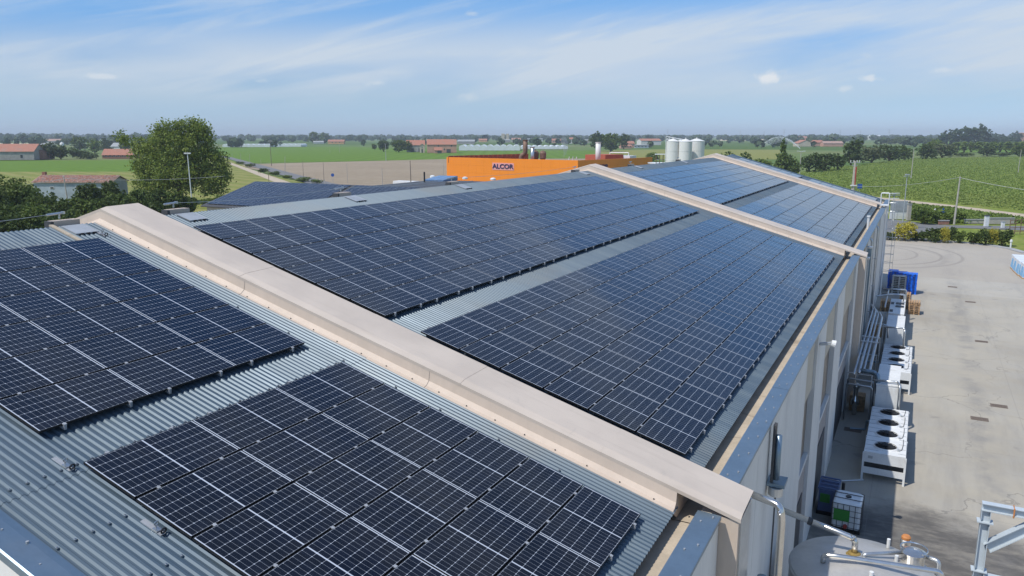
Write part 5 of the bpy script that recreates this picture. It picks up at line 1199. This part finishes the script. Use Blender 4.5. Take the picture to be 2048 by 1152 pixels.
hh('farm_barn', 'long red roofed barn right of the pale gabled barn', 1637, 292, 20, 285, 280.5, 14, .1, 'plaster_pink', 'tiles_red', 'barn')
hh('brick_stable', 'long pink brick stable with red roof on the right', 1666, 293, 40, 286.5, 282.5, 10, .05, 'plaster_pink', 'tiles_pink', 'stable')
hh('white_hall', 'low white tent roofed hall on the right horizon', 1752, 279, 22, 274.5, 270.5, 30, 0, 'plaster_white', 'glazing_white', 'hall')
P = gp(1606, 294); 
# ------------------------------------------------------------------ orange factory
N, Lc, Rc = gp(1156, 320.7, 9), gp(893, 314.2, 9), gp(1305, 314.5, 9)
Lf = (Lc - N); Rf = (Rc - N); uL, uR = Lf.normalized(), Rf.normalized(); LL, LR = Lf.length, Rf.length
orf = thing('orange_factory', 'orange panelled factory with lettered sign and flat red roof', 'building', (N[0], N[1], 0))
def face(u, L, name, m, cols, rows, z0=0, z1=9.0, inward=None):
    nrm = Vector((0, 0, 1)).cross(u) if inward is None else inward
    for i in range(cols):
        for j in range(rows):
            a, c = u * (L * i / cols + .008), u * (L * (i + 1) / cols - .008); za, zb = z0 + (z1 - z0) * j / rows + .006, z0 + (z1 - z0) * (j + 1) / rows - .006
            b = MB(); q = [(a[0], a[1]), (c[0], c[1])]; o = nrm * .3
            A = [(q[0][0], q[0][1], za), (q[1][0], q[1][1], za), (q[1][0], q[1][1], zb), (q[0][0], q[0][1], zb)]
            b.loft(A, [(x + o[0], y + o[1], z) for x, y, z in A]); b.build(name, m, orf, local=True)
inL = (uR - uL * uR.dot(uL)).normalized(); inR = (uL - uR * uL.dot(uR)).normalized()
face(uL, LL, 'facade_panel', 'orange_panel', 16, 5, 0, 9, inL); face(uR, LR, 'side_panel', 'orange_panel', 12, 3, 0, 9, inR)
b = MB(); q = [Vector((0, 0, 0)) + inL * .31 + inR * .31, uR * LR * 1.0 + inR * .31, uR * LR + uL * LL, uL * LL + inL * .31]
b.loft([(p_[0], p_[1], .1) for p_ in q], [(p_[0], p_[1], 7.6) for p_ in q]); b.build('roof_deck', 'red_flat', orf, local=True)
for (s0, s1, hgt) in ((0.02, .55, 9.3),):
    n = 17
    for i in range(n):
        a = uL * (LL * (1 - .02 - .0 * i)) + uR * (LR * 1.0 * i / n) ; c = uL * (LL * .98) + uR * (LR * (i + .86) / n)
        b = MB(); A = [(a[0], a[1], 7.61), (c[0], c[1], 7.61), (c[0], c[1], hgt), (a[0], a[1], hgt)]; o = inR * -.0 + uL * .25
        b.loft(A, [(x + o[0], y + o[1], z) for x, y, z in A]); b.build('parapet_panel', 'red_parapet', orf, local=True)
b = MB(); p0 = uR * LR * .72 + uL * LL * .2; p1 = uR * LR * .98 + uL * LL * .35
b.loft([(p0[0], p0[1], 7.62), ((uR * LR * .98 + uL * LL * .2)[0], (uR * LR * .98 + uL * LL * .2)[1], 7.62), (p1[0], p1[1], 7.62), ((uR * LR * .72 + uL * LL * .35)[0], (uR * LR * .72 + uL * LL * .35)[1], 7.62)],
       [(p0[0], p0[1], 9.6), ((uR * LR * .98 + uL * LL * .2)[0], (uR * LR * .98 + uL * LL * .2)[1], 9.6), (p1[0], p1[1], 9.6), ((uR * LR * .72 + uL * LL * .35)[0], (uR * LR * .72 + uL * LL * .35)[1], 9.6)]); b.build('roof_plant_room', 'red_flat', orf, local=True)
# sign with raised letters
def text_mesh(txt, size, m, name):
    cu = bpy.data.curves.new(name, 'FONT'); cu.body = txt; cu.size = size; cu.extrude = .05; cu.align_x = 'CENTER'; cu.align_y = 'CENTER'; cu.offset = .03
    ob = bpy.data.objects.new('tmp', cu); COL.objects.link(ob); dg = bpy.context.evaluated_depsgraph_get(); me = bpy.data.meshes.new_from_object(ob.evaluated_get(dg)); bpy.data.objects.remove(ob)
    me.materials.clear(); me.materials.append(MATS[m]); return me
def sign(u, inw, s, zc, wd, ht, back):
    c = u * s - inw * .06; A = []
    if back:
        b = MB(); h_ = u * (wd / 2); A = [(c - h_)[:2], (c + h_)[:2]]
        P4 = [(A[0][0], A[0][1], zc - ht / 2), (A[1][0], A[1][1], zc - ht / 2), (A[1][0], A[1][1], zc + ht / 2), (A[0][0], A[0][1], zc + ht / 2)]
        b.loft(P4, [(x + inw[0] * .05, y + inw[1] * .05, z) for x, y, z in P4]); b.build('sign_board', 'sign_pink', orf, local=True)
    o = bpy.data.objects.new('sign_letters', text_mesh('ALCOR', ht * .86, 'sign_blue', 'sign_letters')); COL.objects.link(o); o.parent = orf
    zz = -inw; xx = Vector((0, 0, 1)).cross(zz); M = Matrix((xx, Vector((0, 0, 1)), zz)).transposed().to_4x4()
    o.rotation_euler = M.to_euler(); o.location = Vector((c[0], c[1], zc)) - inw * .06; o.scale = (1.35, 1, 1)
def along(px, py, z): return gp(px, py, z)
sc = LL * (1156 - 1010) / (1156 - 893) * .965
sign(uL, inL, sc, 7.15, 6.6, 1.65, True)
sign(uR, inR, LR * .27, 7.3, 6.6, 1.65, False)
# stacks and ducts on its roof
def roof_pt(px, D, z=7.6):
    p2 = CAM[:2] + np.array([-_sy, _cy]) * D + np.array([_cy, _sy]) * (px - 1024) / 1577 * D; return Vector((p2[0], p2[1], z))
def stack(px, D, r0, ztop, m, lab, bent=False):
    p_ = roof_pt(px, D); t_ = thing('roof_stack', lab, 'chimney', p_); b = MB()
    if bent: b.path(bend([(-1.0, 0, 0), (-1.0, 0, 1.9), (0, .2, 2.6), (0, .2, ztop - 7.6)], .5), r0, 12)
    else: b.cyl((0, 0), r0, 0, ztop - 7.6, 14)
    b.build('pipe', m, t_, local=True, smooth=True)
    b = MB(); b.lathe((0, .2 if bent else 0, ztop - 7.75), [(r0 + .06, 0), (r0 + .1, .08), (r0 + .1, .2)], 14); b.build('rim', m, t_, local=True)
stack(1050, 184, .55, 13.2, 'rust_pipe', 'tall rusty stack with bent duct on the orange factory roof', True)
stack(1065, 183, .45, 11.6, 'galvanised', 'grey metal stack beside the rusty ducts on the orange factory'); stack(1197, 182, .6, 12.7, 'silo_white', 'white cylindrical stack above the brown facade of the orange factory')
p_ = roof_pt(1079, 184); t_ = thing('roof_fan', 'pair of rusty fan housings on the orange factory roof', 'fan housing', p_)
for k, x in enumerate((-1.0, .9)):
    b = MB(); b.lathe((x, 0, 0), [(.4, 0), (.4, 1.0), (.75, 1.4), (.8, 2.6), (.6, 3.0), (.25, 3.2)], 14); b.build('housing', 'rust_pipe', t_, local=True)
b = MB(); b.box(-2.0, -1.2, .3, .6, 0, 3.4); b.build('louvre', 'dark_grey', t_, local=True)
p_ = roof_pt(1146, 178); t_ = thing('roof_frame', 'leaning white pipe frame on the orange factory roof', 'frame', p_)
for k in range(3):
    b = MB(); b.path([(k * .9 - 1.2, 0, 0), (k * .9 - .8, 0, 1.9)], .09, 6); b.build('pipe', 'white_paint', t_, local=True)
b = MB(); b.path([(-1.2, 0, .6), (.9, 0, .6)], .06, 6); b.build('bar', 'white_paint', t_, local=True)
p_ = roof_pt(1236, 200); t_ = thing('white_roof', 'white roof slab with pipe frame behind the brown facade', 'roof slab', p_)
b = MB(); b.box(-4, 4, -2, 3, .2, 1.6); b.build('slab', 'glazing_white', t_, local=True)
b = MB(); b.path(bend([(-1.5, -1.5, 1.2), (-1.5, -1.5, 2.4), (3.5, -1.5, 2.4), (3.5, -1.5, 1.2)], .2), .12, 6); b.build('pipe', 'glazing_white', t_, local=True)
# silos
SB = [(1346.5, 158, 1.28, 280.5, 'left white silo of the group'), (1361, 162, 1.2, 283, 'narrow grey shaded silo between the white ones'), (1372, 157, 1.30, 281, 'middle white silo of the group'), (1394, 160, 1.62, 280, 'largest right white silo of the group')]
for px, D, r0, ty, lab in SB:
    p_ = roof_pt(px, D, 0); H = hz(p_, ty + 2); s_ = thing('silo', lab, 'silo', p_, 0, 'white silos')
    nseg = 7
    for k in range(nseg):
        b = MB(); z0, z1 = H * k / nseg, H * (k + 1) / nseg; b.lathe((0, 0, 0), [(r0, z0), (r0, z1 - .05), (r0 + .025, z1 - .04), (r0 + .025, z1 - .002)], 28); b.build('ring', 'silo_white', s_, local=True, smooth=False)
    b = MB(); b.lathe((0, 0, 0), [(r0 + .04, H), (r0 * .25, H + .45), (.1, H + .5), (.1, H + .75)], 28); b.build('cone_roof', 'silo_white', s_, local=True)
p_ = roof_pt(1336, 158, 0); H = hz(p_, 273); t_ = thing('silo_ladder_frame', 'white lattice tower with sloping conveyor above the silos', 'conveyor', p_, YAW)
for x in (-.35, .35):
    b = MB(); b.path([(x, 0, 0), (x, 0, H)], .06, 6); b.build('post', 'white_paint', t_, local=True)
for k in range(9):
    b = MB(); b.path([(-.35, 0, H * (k + .5) / 9), (.35, 0, H * (k + 1) / 9)], .03, 5); b.build('lattice', 'white_paint', t_, local=True)
for dz in (0, -.5):
    b = MB(); b.path([(-.3, 0, H + dz), (3.8, 0, H - .75 + dz * .8)], .09, 6); b.build('conveyor_rail', 'white_paint', t_, local=True)
for k in range(7):
    x = k * .62; b = MB(); b.path([(x, 0, H - .18 * x), (x, 0, H - .5 - .15 * x)], .03, 5); b.build('post', 'white_paint', t_, local=True)
p_ = roof_pt(1325, 160, 0); t_ = thing('pipe_tower', 'rusty pipe scaffold left of the white silos', 'scaffold', p_, YAW)
for x in (-1.1, -.4, .3, 1.0):
    b = MB(); b.path([(x, 0, 4), (x, 0, 10.4)], .08, 6); b.build('post', 'rust_pipe', t_, local=True)
for z in (8.2, 9.4): b = MB(); b.path([(-1.2, 0, z), (1.2, 0, z)], .06, 5); b.build('rail', 'lamp_grey', t_, local=True)
b = MB(); b.box(-1.3, 1.6, -.4, .5, 10.41, 10.6); b.build('top', 'white_paint', t_, local=True)
p_ = roof_pt(1322, 168, 0); t_ = thing('low_white_roof', 'low white flat roof between brown facade and silos', 'building', p_, YAW)
b = MB(); b.box(-1, 6, 0, 8, 0, 8.1); b.build('wall', 'silo_white', t_, local=True); b = MB(); b.box(-1.2, 6.2, -.2, 8.2, 8.101, 8.35); b.build('roof', 'white_paint', t_, local=True)
# ------------------------------------------------------------------ annex with solar roof
AE, AR = 5.0, 7.72; AX0, AX1 = -69.8, -30.0; AY0, AYR = 60.0, 69.9; asl = math.atan2(AR - AE, AYR - AY0)
an = thing('annex_building', 'low annex hall whose dark solar roof shows behind the factory ridge', 'building', ((AX0 + AX1) / 2, AYR, 0))
b = MB(); A = [(AX0 + .4, AY0 + .5, 0), (AX0 + .4, 2 * AYR - AY0 - .5, 0), (AX0 + .4, 2 * AYR - AY0 - .5, AE - .05), (AX0 + .4, AYR, AR - .2), (AX0 + .4, AY0 + .5, AE - .05)]; b.loft(A, [(AX1, y, z) for x, y, z in A]); b.build('wall', 'beige_panel', an)
b = MB()
for s in (-1, 1):
    y = AYR + s * (AYR - AY0); q = [(AX0, y, AE - .12), (AX1, y, AE - .12), (AX1, AYR, AR - .12), (AX0, AYR, AR - .12)]
    b.loft(q, [(x, yy, z + .08) for x, yy, z in q])
b.build('roof', 'dark_grey', an)
b = MB(); b.path([(AX0, AY0 - .1, AE - .15), (AX1, AY0 - .1, AE - .15)], .1, 8); b.build('gutter', 'dark_grey', an)
def annex_array(lab, x0, cols):
    # local x runs down the slope (towards -y), local y along +x
    ct, st = math.cos(asl), math.sin(asl); M = Matrix(((0, 1, 0), (-ct, 0, st), (-st, 0, ct))).transposed()
    ex, ey = Vector((0, -ct, -st)), Vector((1, 0, 0)); ez = ex.cross(ey); R_ = Matrix((ex, ey, ez)).transposed()
    o = solar_array(lab, (x0, AYR - .35 * ct, AR + .08 - .35 * st), R_.to_euler(), 9, cols)
annex_array('left solar array on the low annex roof, ending at a dark gap', AX0 + .5, 10); annex_array('right solar array on the low annex roof, beyond the dark gap', AX0 + 18.9, 11)
st_ = thing('storage_hall', 'dark flat roofed hall with blue skylights before the orange factory', 'building', (-45, 92, 0))
b = MB(); b.box(-60, -32, 82, 104, 0, 6.0); b.build('wall', 'plaster_grey', st_)
b = MB(); b.box(-60.5, -31.5, 81.5, 104.5, 6.001, 6.4); b.build('roof', 'dark_grey', st_)
for k in range(8):
    b = MB(); b.box(-60.4 + k * 3.6, -60.3 + k * 3.6, 81.6, 104.4, 6.401, 6.46); b.build('seam', 'lamp_grey', st_)
Psk = gp(882, 359, 6.6); t_ = thing('skylight_box', 'raised skylight of three blue panes on the dark hall roof', 'skylight', (Psk[0], Psk[1], 6.4))
for k in range(3):
    b = MB(); b.hexa([(-2.0 + k * 1.35, -2.4, 0), (-.70 + k * 1.35, -2.4, 0), (-.70 + k * 1.35, 2.4, 0), (-2.0 + k * 1.35, 2.4, 0), (-2.0 + k * 1.35, -2.4, .25), (-.70 + k * 1.35, -2.4, .25), (-.70 + k * 1.35, 2.4, .75), (-2.0 + k * 1.35, 2.4, .75)]); b.build('pane', 'skylight', t_, local=True)
for k, (px, py) in enumerate(((865, 353), (877, 354), (930, 356), (986, 358))):
    P_ = gp(px, py, 6.6); b = MB(); b.lathe((0, 0, 0), [(.5, 0), (.5, .25), (.3, .4), (.05, .45)], 12); o = b.build('roof_dome', 'white_paint', None); o.location = (P_[0], P_[1], 6.4)
    tag(o, 'small white roof dome on the dark hall, %s from the left' % ['first', 'second', 'third', 'fourth'][k], 'roof dome', 'white roof domes')
b = MB(); P_ = gp(849, 364, 6.5); b.cyl((P_[0], P_[1]), .14, 6.4, 8.2, 8); tag(b.build('vent_pipe', 'black_plastic'), 'thin black vent pipe left of the blue skylight', 'vent pipe')
P_ = gp(812, 372); b = MB(); b.box(-4, 3, -1.5, 1.5, 0, hz(P_, 362)); o = b.build('white_container', 'white_paint'); o.location = P_; tag(o, 'low white container behind the annex ridge at the ploughed field', 'container')

# ------------------------------------------------------------------ poles, lamps, signs, wires
def pole(name, label, cat, P, top_y, r, m='pole_concrete', lean=(0, 0), group=None, hh_=None):
    h = hh_ or hz(P, top_y); t_ = thing(name, label, cat, P, YAW, group)
    b = MB(); b.path([(0, 0, 0), (lean[0] * h, lean[1] * h, h)], [r, r * .62], 8); b.build('shaft', m, t_, local=True); return t_, h
t_, h = pole('floodlight_mast', 'tall white mast with twin floodlights before the big poplar', 'floodlight', gp(385, 417), 305, .13, 'white_paint', (-.012, 0))
for s in (-1, 1):
    b = MB(); b.obox((-.13 + s * .35, 0, h - .15), (1, 0, 0), (0, 1, 0), (0, 0, 1), .28, .18, .12); b.build('floodlight', 'white_paint', t_, local=True)
b = MB(); b.bar((-.5, 0, h - .3), (.3, 0, h - .3), .08); b.build('crossbar', 'lamp_grey', t_, local=True)
t_, h = pole('utility_pole', 'leaning concrete pole before the ruined farmhouse', 'pole', gp(140, 432), 353, .14, 'pole_concrete', (-.05, 0))
b = MB(); b.cyl((-.05 * h, 0), .13, h, h + .12, 8); b.build('cap', 'white_paint', t_, local=True)
t_, h = pole('street_lamp', 'street lamp pole behind the big poplar at left', 'street lamp', gp(269, 332), 288, .16, 'lamp_grey')
b = MB(); b.bar((-1.2, 0, h), (.2, 0, h), .2, .1); b.build('lamp_head', 'lamp_grey', t_, local=True)
t_, h = pole('street_lamp', 'tall street lamp beside the country road', 'street lamp', gp(543, 332), 282, .16, 'wood_pole')
b = MB(); b.bar((-.9, 0, h), (.9, 0, h), .25, .15); b.build('lamp_head', 'white_paint', t_, local=True)
t_, h = pole('street_lamp', 'street lamp at the far edge of the ploughed field', 'street lamp', gp(772, 322), 288, .15, 'lamp_grey')
b = MB(); b.bar((-1.0, 0, h), (.1, 0, h), .2, .12); b.build('lamp_head', 'lamp_grey', t_, local=True)
PL = [(570, 345, 312, .12, 'pole_concrete', 'leaning pale pole beside the country road', .055), (538, 366, 337, .11, 'wood_pole', 'short dark pole left of the annex ridge', 0), (607, 356, 321, .08, 'wood_pole', 'thin pole at the field edge, left of the round blue sign', 0), (648, 362, 325, .08, 'wood_pole', 'thin pole in the ploughed field above the round blue sign', 0), (695, 366, 327, .08, 'pole_concrete', 'thin pole in the ploughed field right of the round blue sign', 0), (765, 372, 336, .10, 'pole_concrete', 'pale pole in the ploughed field before the annex', 0),
      (822, 374, 321, .15, 'wood_pole', 'tall dark pole left of the blue skylight', -.01), (887, 362, 328, .08, 'pole_concrete', 'thin lamp pole left of the orange factory corner', 0), (482, 322, 306, .10, 'pole_concrete', 'first thin stake along the far country road', 0), (500, 325, 308, .10, 'pole_concrete', 'second thin stake along the far country road', 0), (522, 327, 319, .10, 'pole_concrete', 'third thin stake along the far country road', 0), (465, 318, 306, .1, 'pole_concrete', 'thin stake at the far road end by the poplar', 0),
      (660, 305, 296, .13, 'pole_concrete', 'thin white stake in the far green field, left', 0), (679, 305, 288, .13, 'pole_concrete', 'thin white stake in the far green field, right', 0), (1822, 358, 296, .16, 'pole_concrete', 'bare concrete pole standing in the soy field', .0), (2036, 346, 299, .14, 'pole_concrete', 'bare concrete pole in the soy field near the right edge', 0), (1908, 449, 353, .17, 'pole_concrete', 'tall concrete pole by the access road behind the kerb bushes', 0.0)]
for px, by, ty, r0, m, lab, ln in PL: pole('utility_pole', lab, 'pole', gp(px, by), ty, r0, m, (ln if px < 1900 else .02, 0))
for px, by, ty, lab, w in ((1804, 478, 350, 'tall T shaped lamp post behind the golden conifer bush', .55), (1783, 470, 388, 'smaller T shaped lamp post beside the caged ladder', .9)):
    P = gp(px, by - 20); t_, h = pole('lamp_post', lab, 'lamp post', P, ty, .09, 'lamp_grey')
    b = MB(); b.box(-w, w, -.12, .12, h - .22, h - .14); b.build('arm', 'lamp_grey', t_, local=True); b = MB(); b.box(-.28, .28, -.2, .2, h - .02, h + .14); b.build('lamp_head', 'lamp_grey', t_, local=True)
t_, h = pole('lamp_post', 'concrete lamp pole with crossed heads by the pointed tree', 'lamp post', gp(1599, 350), 302, .2, 'pole_concrete', (.0, 0))
for s in (-1, 1):
    b = MB(); b.bar((0, 0, h - .2), (s * 1.5, 0, h + .0), .25, .16); b.build('lamp_head', 'white_paint', t_, local=True)
P = gp(1704, 400); t_, h = pole('transformer_pole', 'stout transformer pole with red banding and crossbars at the soy field', 'pole', P, 322, .42, 'pole_concrete')
b = MB(); b.path([(.22, -.2, h * .35), (.22, -.2, h * .85)], .2, 8); b.build('red_casing', 'red_paint', t_, local=True)
for z, w in ((h - .35, 1.1), (h - 1.0, .6)):
    b = MB(); b.bar((-w, 0, z), (w, 0, z), .14); b.build('crossbar', 'lamp_grey', t_, local=True)
for x in (-1, -.3, .4, 1):
    b = MB(); b.lathe((x, 0, h - .28), [(.06, 0), (.1, .1), (.06, .2), (.1, .3), (.04, .45)], 8); b.build('insulator', 'white_paint', t_, local=True)
b = MB(); b.box(-.6, .6, -.45, .1, h * .36, h * .39); b.build('platform', 'white_paint', t_, local=True)
b = MB(); b.box(1.0, 2.0, -.1, .1, 2.6, 3.6); b.build('sign_plate', 'sign_face', t_, local=True); 
b = MB(); b.path([(1.5, .15, 0), (1.5, .15, 3.4)], .05, 6); b.build('sign_post', 'lamp_grey', t_, local=True)
P = gp(1884, 442); t_, h = pole('road_sign', 'blue triangular road sign beside the access road', 'road sign', P, 417, .04, 'lamp_grey')
b = MB(); b.loft([(-.45, -.06, h - .75), (.45, -.06, h - .75), (.08, -.06, h + .1), (-.08, -.06, h + .1)], [(-.45, -.04, h - .75), (.45, -.04, h - .75), (.08, -.04, h + .1), (-.08, -.04, h + .1)]); b.build('plate', 'sign_face', t_, local=True)
P = gp(666, 366); t_, h = pole('road_sign', 'round blue road sign beside the ploughed field', 'road sign', P, 347, .05, 'lamp_grey')
b = MB(); b.path([(0, -.1, h - .45), (0, -.06, h - .45)], .5, 16); b.build('plate', 'sign_face', t_, local=True)
def wire(label, A, B, sag, r=.012):
    b = MB(); n = 16; A, B = Vector(A), Vector(B)
    b.path([tuple(A.lerp(B, k / n) - Vector((0, 0, sag * (1 - (2 * k / n - 1) ** 2)))) for k in range(n + 1)], r, 5); tag(b.build('overhead_wire', 'wire'), label, 'wire')
Pc = gp(1908, 449); hc = hz(Pc, 355); Pt = gp(1704, 400); Pr = gp(2180, 470)
wire('overhead wire from transformer pole to the tall concrete pole', (Pt[0], Pt[1], hz(Pt, 372)), (Pc[0], Pc[1], hc), .6, .03); wire('overhead wire from the tall concrete pole to the right edge', (Pc[0], Pc[1], hc), (Pr[0], Pr[1], hz(Pr, 395)), .4, .03)
Pa, Pb = gp(140, 432), gp(455, 420); wire('overhead wire crossing before the big poplar', (Pa[0], Pa[1], hz(Pa, 357)), (Pb[0], Pb[1], hz(Pb, 352)), .5, .03)
Pa2 = gp(-160, 455); wire('overhead wire from the leaning pole to the left edge', (Pa[0], Pa[1], hz(Pa, 357)), (Pa2[0], Pa2[1], hz(Pa2, 385)), .5, .03)
# gate, pillars and low walls beyond the yard
def blk(name, label, cat, px0, px1, by, ty, th, m, top=None):
    A, B = gp(px0, by), gp(px1, by); L = (B - A).length; t_ = thing(name, label, cat, A, math.atan2(B[1] - A[1], B[0] - A[0])); h = hz(A, ty)
    b = MB(); b.box(0, L, 0, th, 0, h); b.build('body', m, t_, local=True)
    if top: b = MB(); b.box(-.06, L + .06, -.06, th + .06, h + .001, h + .12); b.build('coping', top, t_, local=True)
    return t_, L, h
t_, L, h = blk('sliding_gate', 'grey sheet metal sliding gate with white base behind the ladder', 'gate', 1779, 1813, 438, 424, .12, 'white_paint')
b = MB(); b.box(0, L, -.03, .09, h + .002, hz(gp(1796, 438), 402)); b.build('sheet', 'lamp_grey', t_, local=True)
t_, L, h = blk('gate_pillar', 'concrete gate pillar with small lamp beside the sliding gate', 'pillar', 1814.5, 1821, 441, 409, .5, 'pole_concrete', 'kerb')
b = MB(); b.lathe((L / 2, .25, h + .121), [(.12, 0), (.16, .25), (.05, .45)], 8); b.build('lamp', 'dark_grey', t_, local=True)
t_, L, h = blk('gate_pillar', 'tall white gate pillar with dark cap near the right edge', 'pillar', 1970, 1977, 453, 432, .45, 'white_paint', 'dark_grey')
blk('gate_pillar', 'short white gate pillar near the right edge', 'pillar', 2004, 2009, 456, 444, .4, 'white_paint', 'kerb')
blk('low_wall', 'low grey concrete wall beside the bridge at right', 'wall', 1930, 1969, 447, 440, .3, 'pole_concrete', 'kerb'); blk('low_wall', 'low grey concrete wall right of the white gate pillar', 'wall', 1979, 2028, 448, 437, .3, 'pole_concrete', 'kerb'); blk('low_wall', 'small brick wall at the foot of the tall concrete pole', 'wall', 1878, 1898, 449, 442, .3, 'brick_wall', 'kerb')
t_ = thing('farm_gate', 'rusty tubular farm gate over the ditch at the right edge', 'gate', gp(2018, 468), YAW + .15); 
for z in (.3, .9, 1.5, 2.0):
    b = MB(); b.path([(0, 0, z), (2.6, 0, z + .1)], .05, 6); b.build('rail', 'rust_pipe', t_, local=True)
for x in (0, .9, 1.8, 2.6):
    b = MB(); b.path([(x, 0, 0), (x, 0, 2.2)], .06, 6); b.build('post', 'rust_pipe', t_, local=True)
b = MB(); b.loft([(2.9, -.3, 0), (3.5, -.3, 0), (3.5, .3, 0), (2.9, .3, 0)], [(3.3, -.2, 2.3), (3.6, -.2, 2.3), (3.6, .2, 2.3), (3.3, .2, 2.3)]); b.build('end_post', 'pole_concrete', t_, local=True)
for k, (px, py, lab) in enumerate(((2021, 495, 'small white bollard on the grass beyond the yard corner'), (1868, 440, 'small white marker post on the bank left of the blue road sign'))):
    P = gp(px, py); t_ = thing('marker_post', lab, 'post', P); b = MB(); b.lathe((0, 0, 0), [(.1, 0), (.1, .7 + .9 * k), (.16, .75 + .9 * k), (.14, 1.0 + .9 * k), (.03, 1.05 + .9 * k)], 10); b.build('body', 'white_paint', t_, local=True)
# road markers along the country road
for k in range(6):
    P = gp(617 + k * 6.5, 361.5 + k * 1.2); t_ = thing('road_marker', 'pale delineator post along the country road, %s from the left' % ['first', 'second', 'third', 'fourth', 'fifth', 'sixth'][k], 'post', P, 0, 'road delineators'); b = MB(); b.box(-.09, .09, -.06, .06, 0, 1.3); b.build('body', 'pole_concrete', t_, local=True)
# pylons on the horizon
for k, px in enumerate((1335, 1480, 1528, 1568, 1680, 1721, 1778, 1888)):
    D = 2600 + (k % 3) * 400; p_ = roof_pt(px, D, 0); H = 34; t_ = thing('power_pylon', 'faint lattice power pylon on the horizon, %s from the left' % ['first', 'second', 'third', 'fourth', 'fifth', 'sixth', 'seventh', 'eighth'][k], 'pylon', p_, YAW, 'power pylons')
    b = MB()
    for s in (-1, 1): b.path([(s * 3, 0, 0), (s * .6, 0, H)], .22, 4)
    for j in range(6): b.path([((-1) ** j * (3 - .4 * j), 0, j * H / 6), ((-1) ** (j + 1) * (2.6 - .4 * j), 0, (j + 1) * H / 6)], .16, 4)
    b.build('mast', 'lamp_grey', t_, local=True)
    for z, w in ((H - 1, 4), (H - 6, 6), (H - 11, 4.5)):
        b = MB(); b.bar((-w, 0, z), (w, 0, z), .4); b.build('arm', 'lamp_grey', t_, local=True)
# irrigation jet: an arching curtain of drops
A = gp(1600, 300); B = gp(1522, 295); rg = np.random.default_rng(2); n = 9000; t_ = rg.uniform(0, 1, n) ** .8; H = 11.5
base = np.array(A)[None, :] * (1 - t_[:, None]) + np.array(B)[None, :] * t_[:, None]
zt = 4 * H * t_ * (1 - t_); fall = rg.uniform(0, 1, n) ** 2.6; z = zt * (1 - fall * np.clip(t_ * 1.1, 0, 1)) + 1.2
c = base + rg.normal(size=(n, 3)) * .3; c[:, 2] = np.maximum(.3, z)
s = rg.uniform(.06, .16, (n, 1)); a_ = rg.normal(size=(n, 3)); a_ /= np.linalg.norm(a_, axis=1)[:, None]; b_ = np.cross(a_, rg.normal(size=(n, 3))); b_ /= np.linalg.norm(b_, axis=1)[:, None]
me = quads('irrigation_spray', np.stack([c - a_ * s, c + b_ * s, c + a_ * s, c - b_ * s], 1).reshape(-1, 3), 'wrap_white'); o = bpy.data.objects.new('irrigation_spray', me); COL.objects.link(o); tag(o, 'arching white irrigation water jet over the far green field', 'water jet', kind='stuff')
# steam above the orange factory
t = NT('steam'); t.t.nodes.remove(t.b); v = t.n('ShaderNodeVolumePrincipled'); v.inputs['Color'].default_value = (.95, .95, .95, 1); v.inputs['Density'].default_value = .30; v.inputs['Anisotropy'].default_value = .2; t.l(v.outputs[0], t.out.inputs['Volume'])
p_ = roof_pt(1127, 176, 9.2); b = MB()
prof = [(.12, 0), (.28, .6), (.38, 1.3), (.62, 1.9), (.58, 2.5), (.85, 3.2), (.7, 3.8), (.8, 4.3), (.4, 4.8), (.1, 5.0)]
b.lathe((0, 0, 0), prof, 14)
V = np.array(b.v); V[:, 0] += .35 * np.sin(V[:, 2] * .9) + .08 * V[:, 2] + .12 * np.sin(V[:, 2] * 5 + V[:, 1] * 4); b.v = [tuple(x) for x in V]
o = b.build('steam_plume', 'steam', None, smooth=True, raw=True); o.location = p_; tag(o, 'white steam plume rising above the orange factory', 'steam', kind='stuff')

# ------------------------------------------------------------------ air: pale haze box round the whole scene
t = NT('haze_air'); t.t.nodes.remove(t.b); v = t.n('ShaderNodeVolumePrincipled'); v.inputs['Color'].default_value = (.84, .93, 1.0, 1); v.inputs['Density'].default_value = .00018
v.inputs['Anisotropy'].default_value = .0; t.l(v.outputs[0], t.out.inputs['Volume'])
b = MB(); b.box(-9000, 9000, -9000, 9000, -1.3, 60); hz_o = b.build('haze', 'haze_air', None, raw=True); hz_o['kind'] = 'stuff'; tag(hz_o, 'thin bluish summer haze over the plain', 'haze')
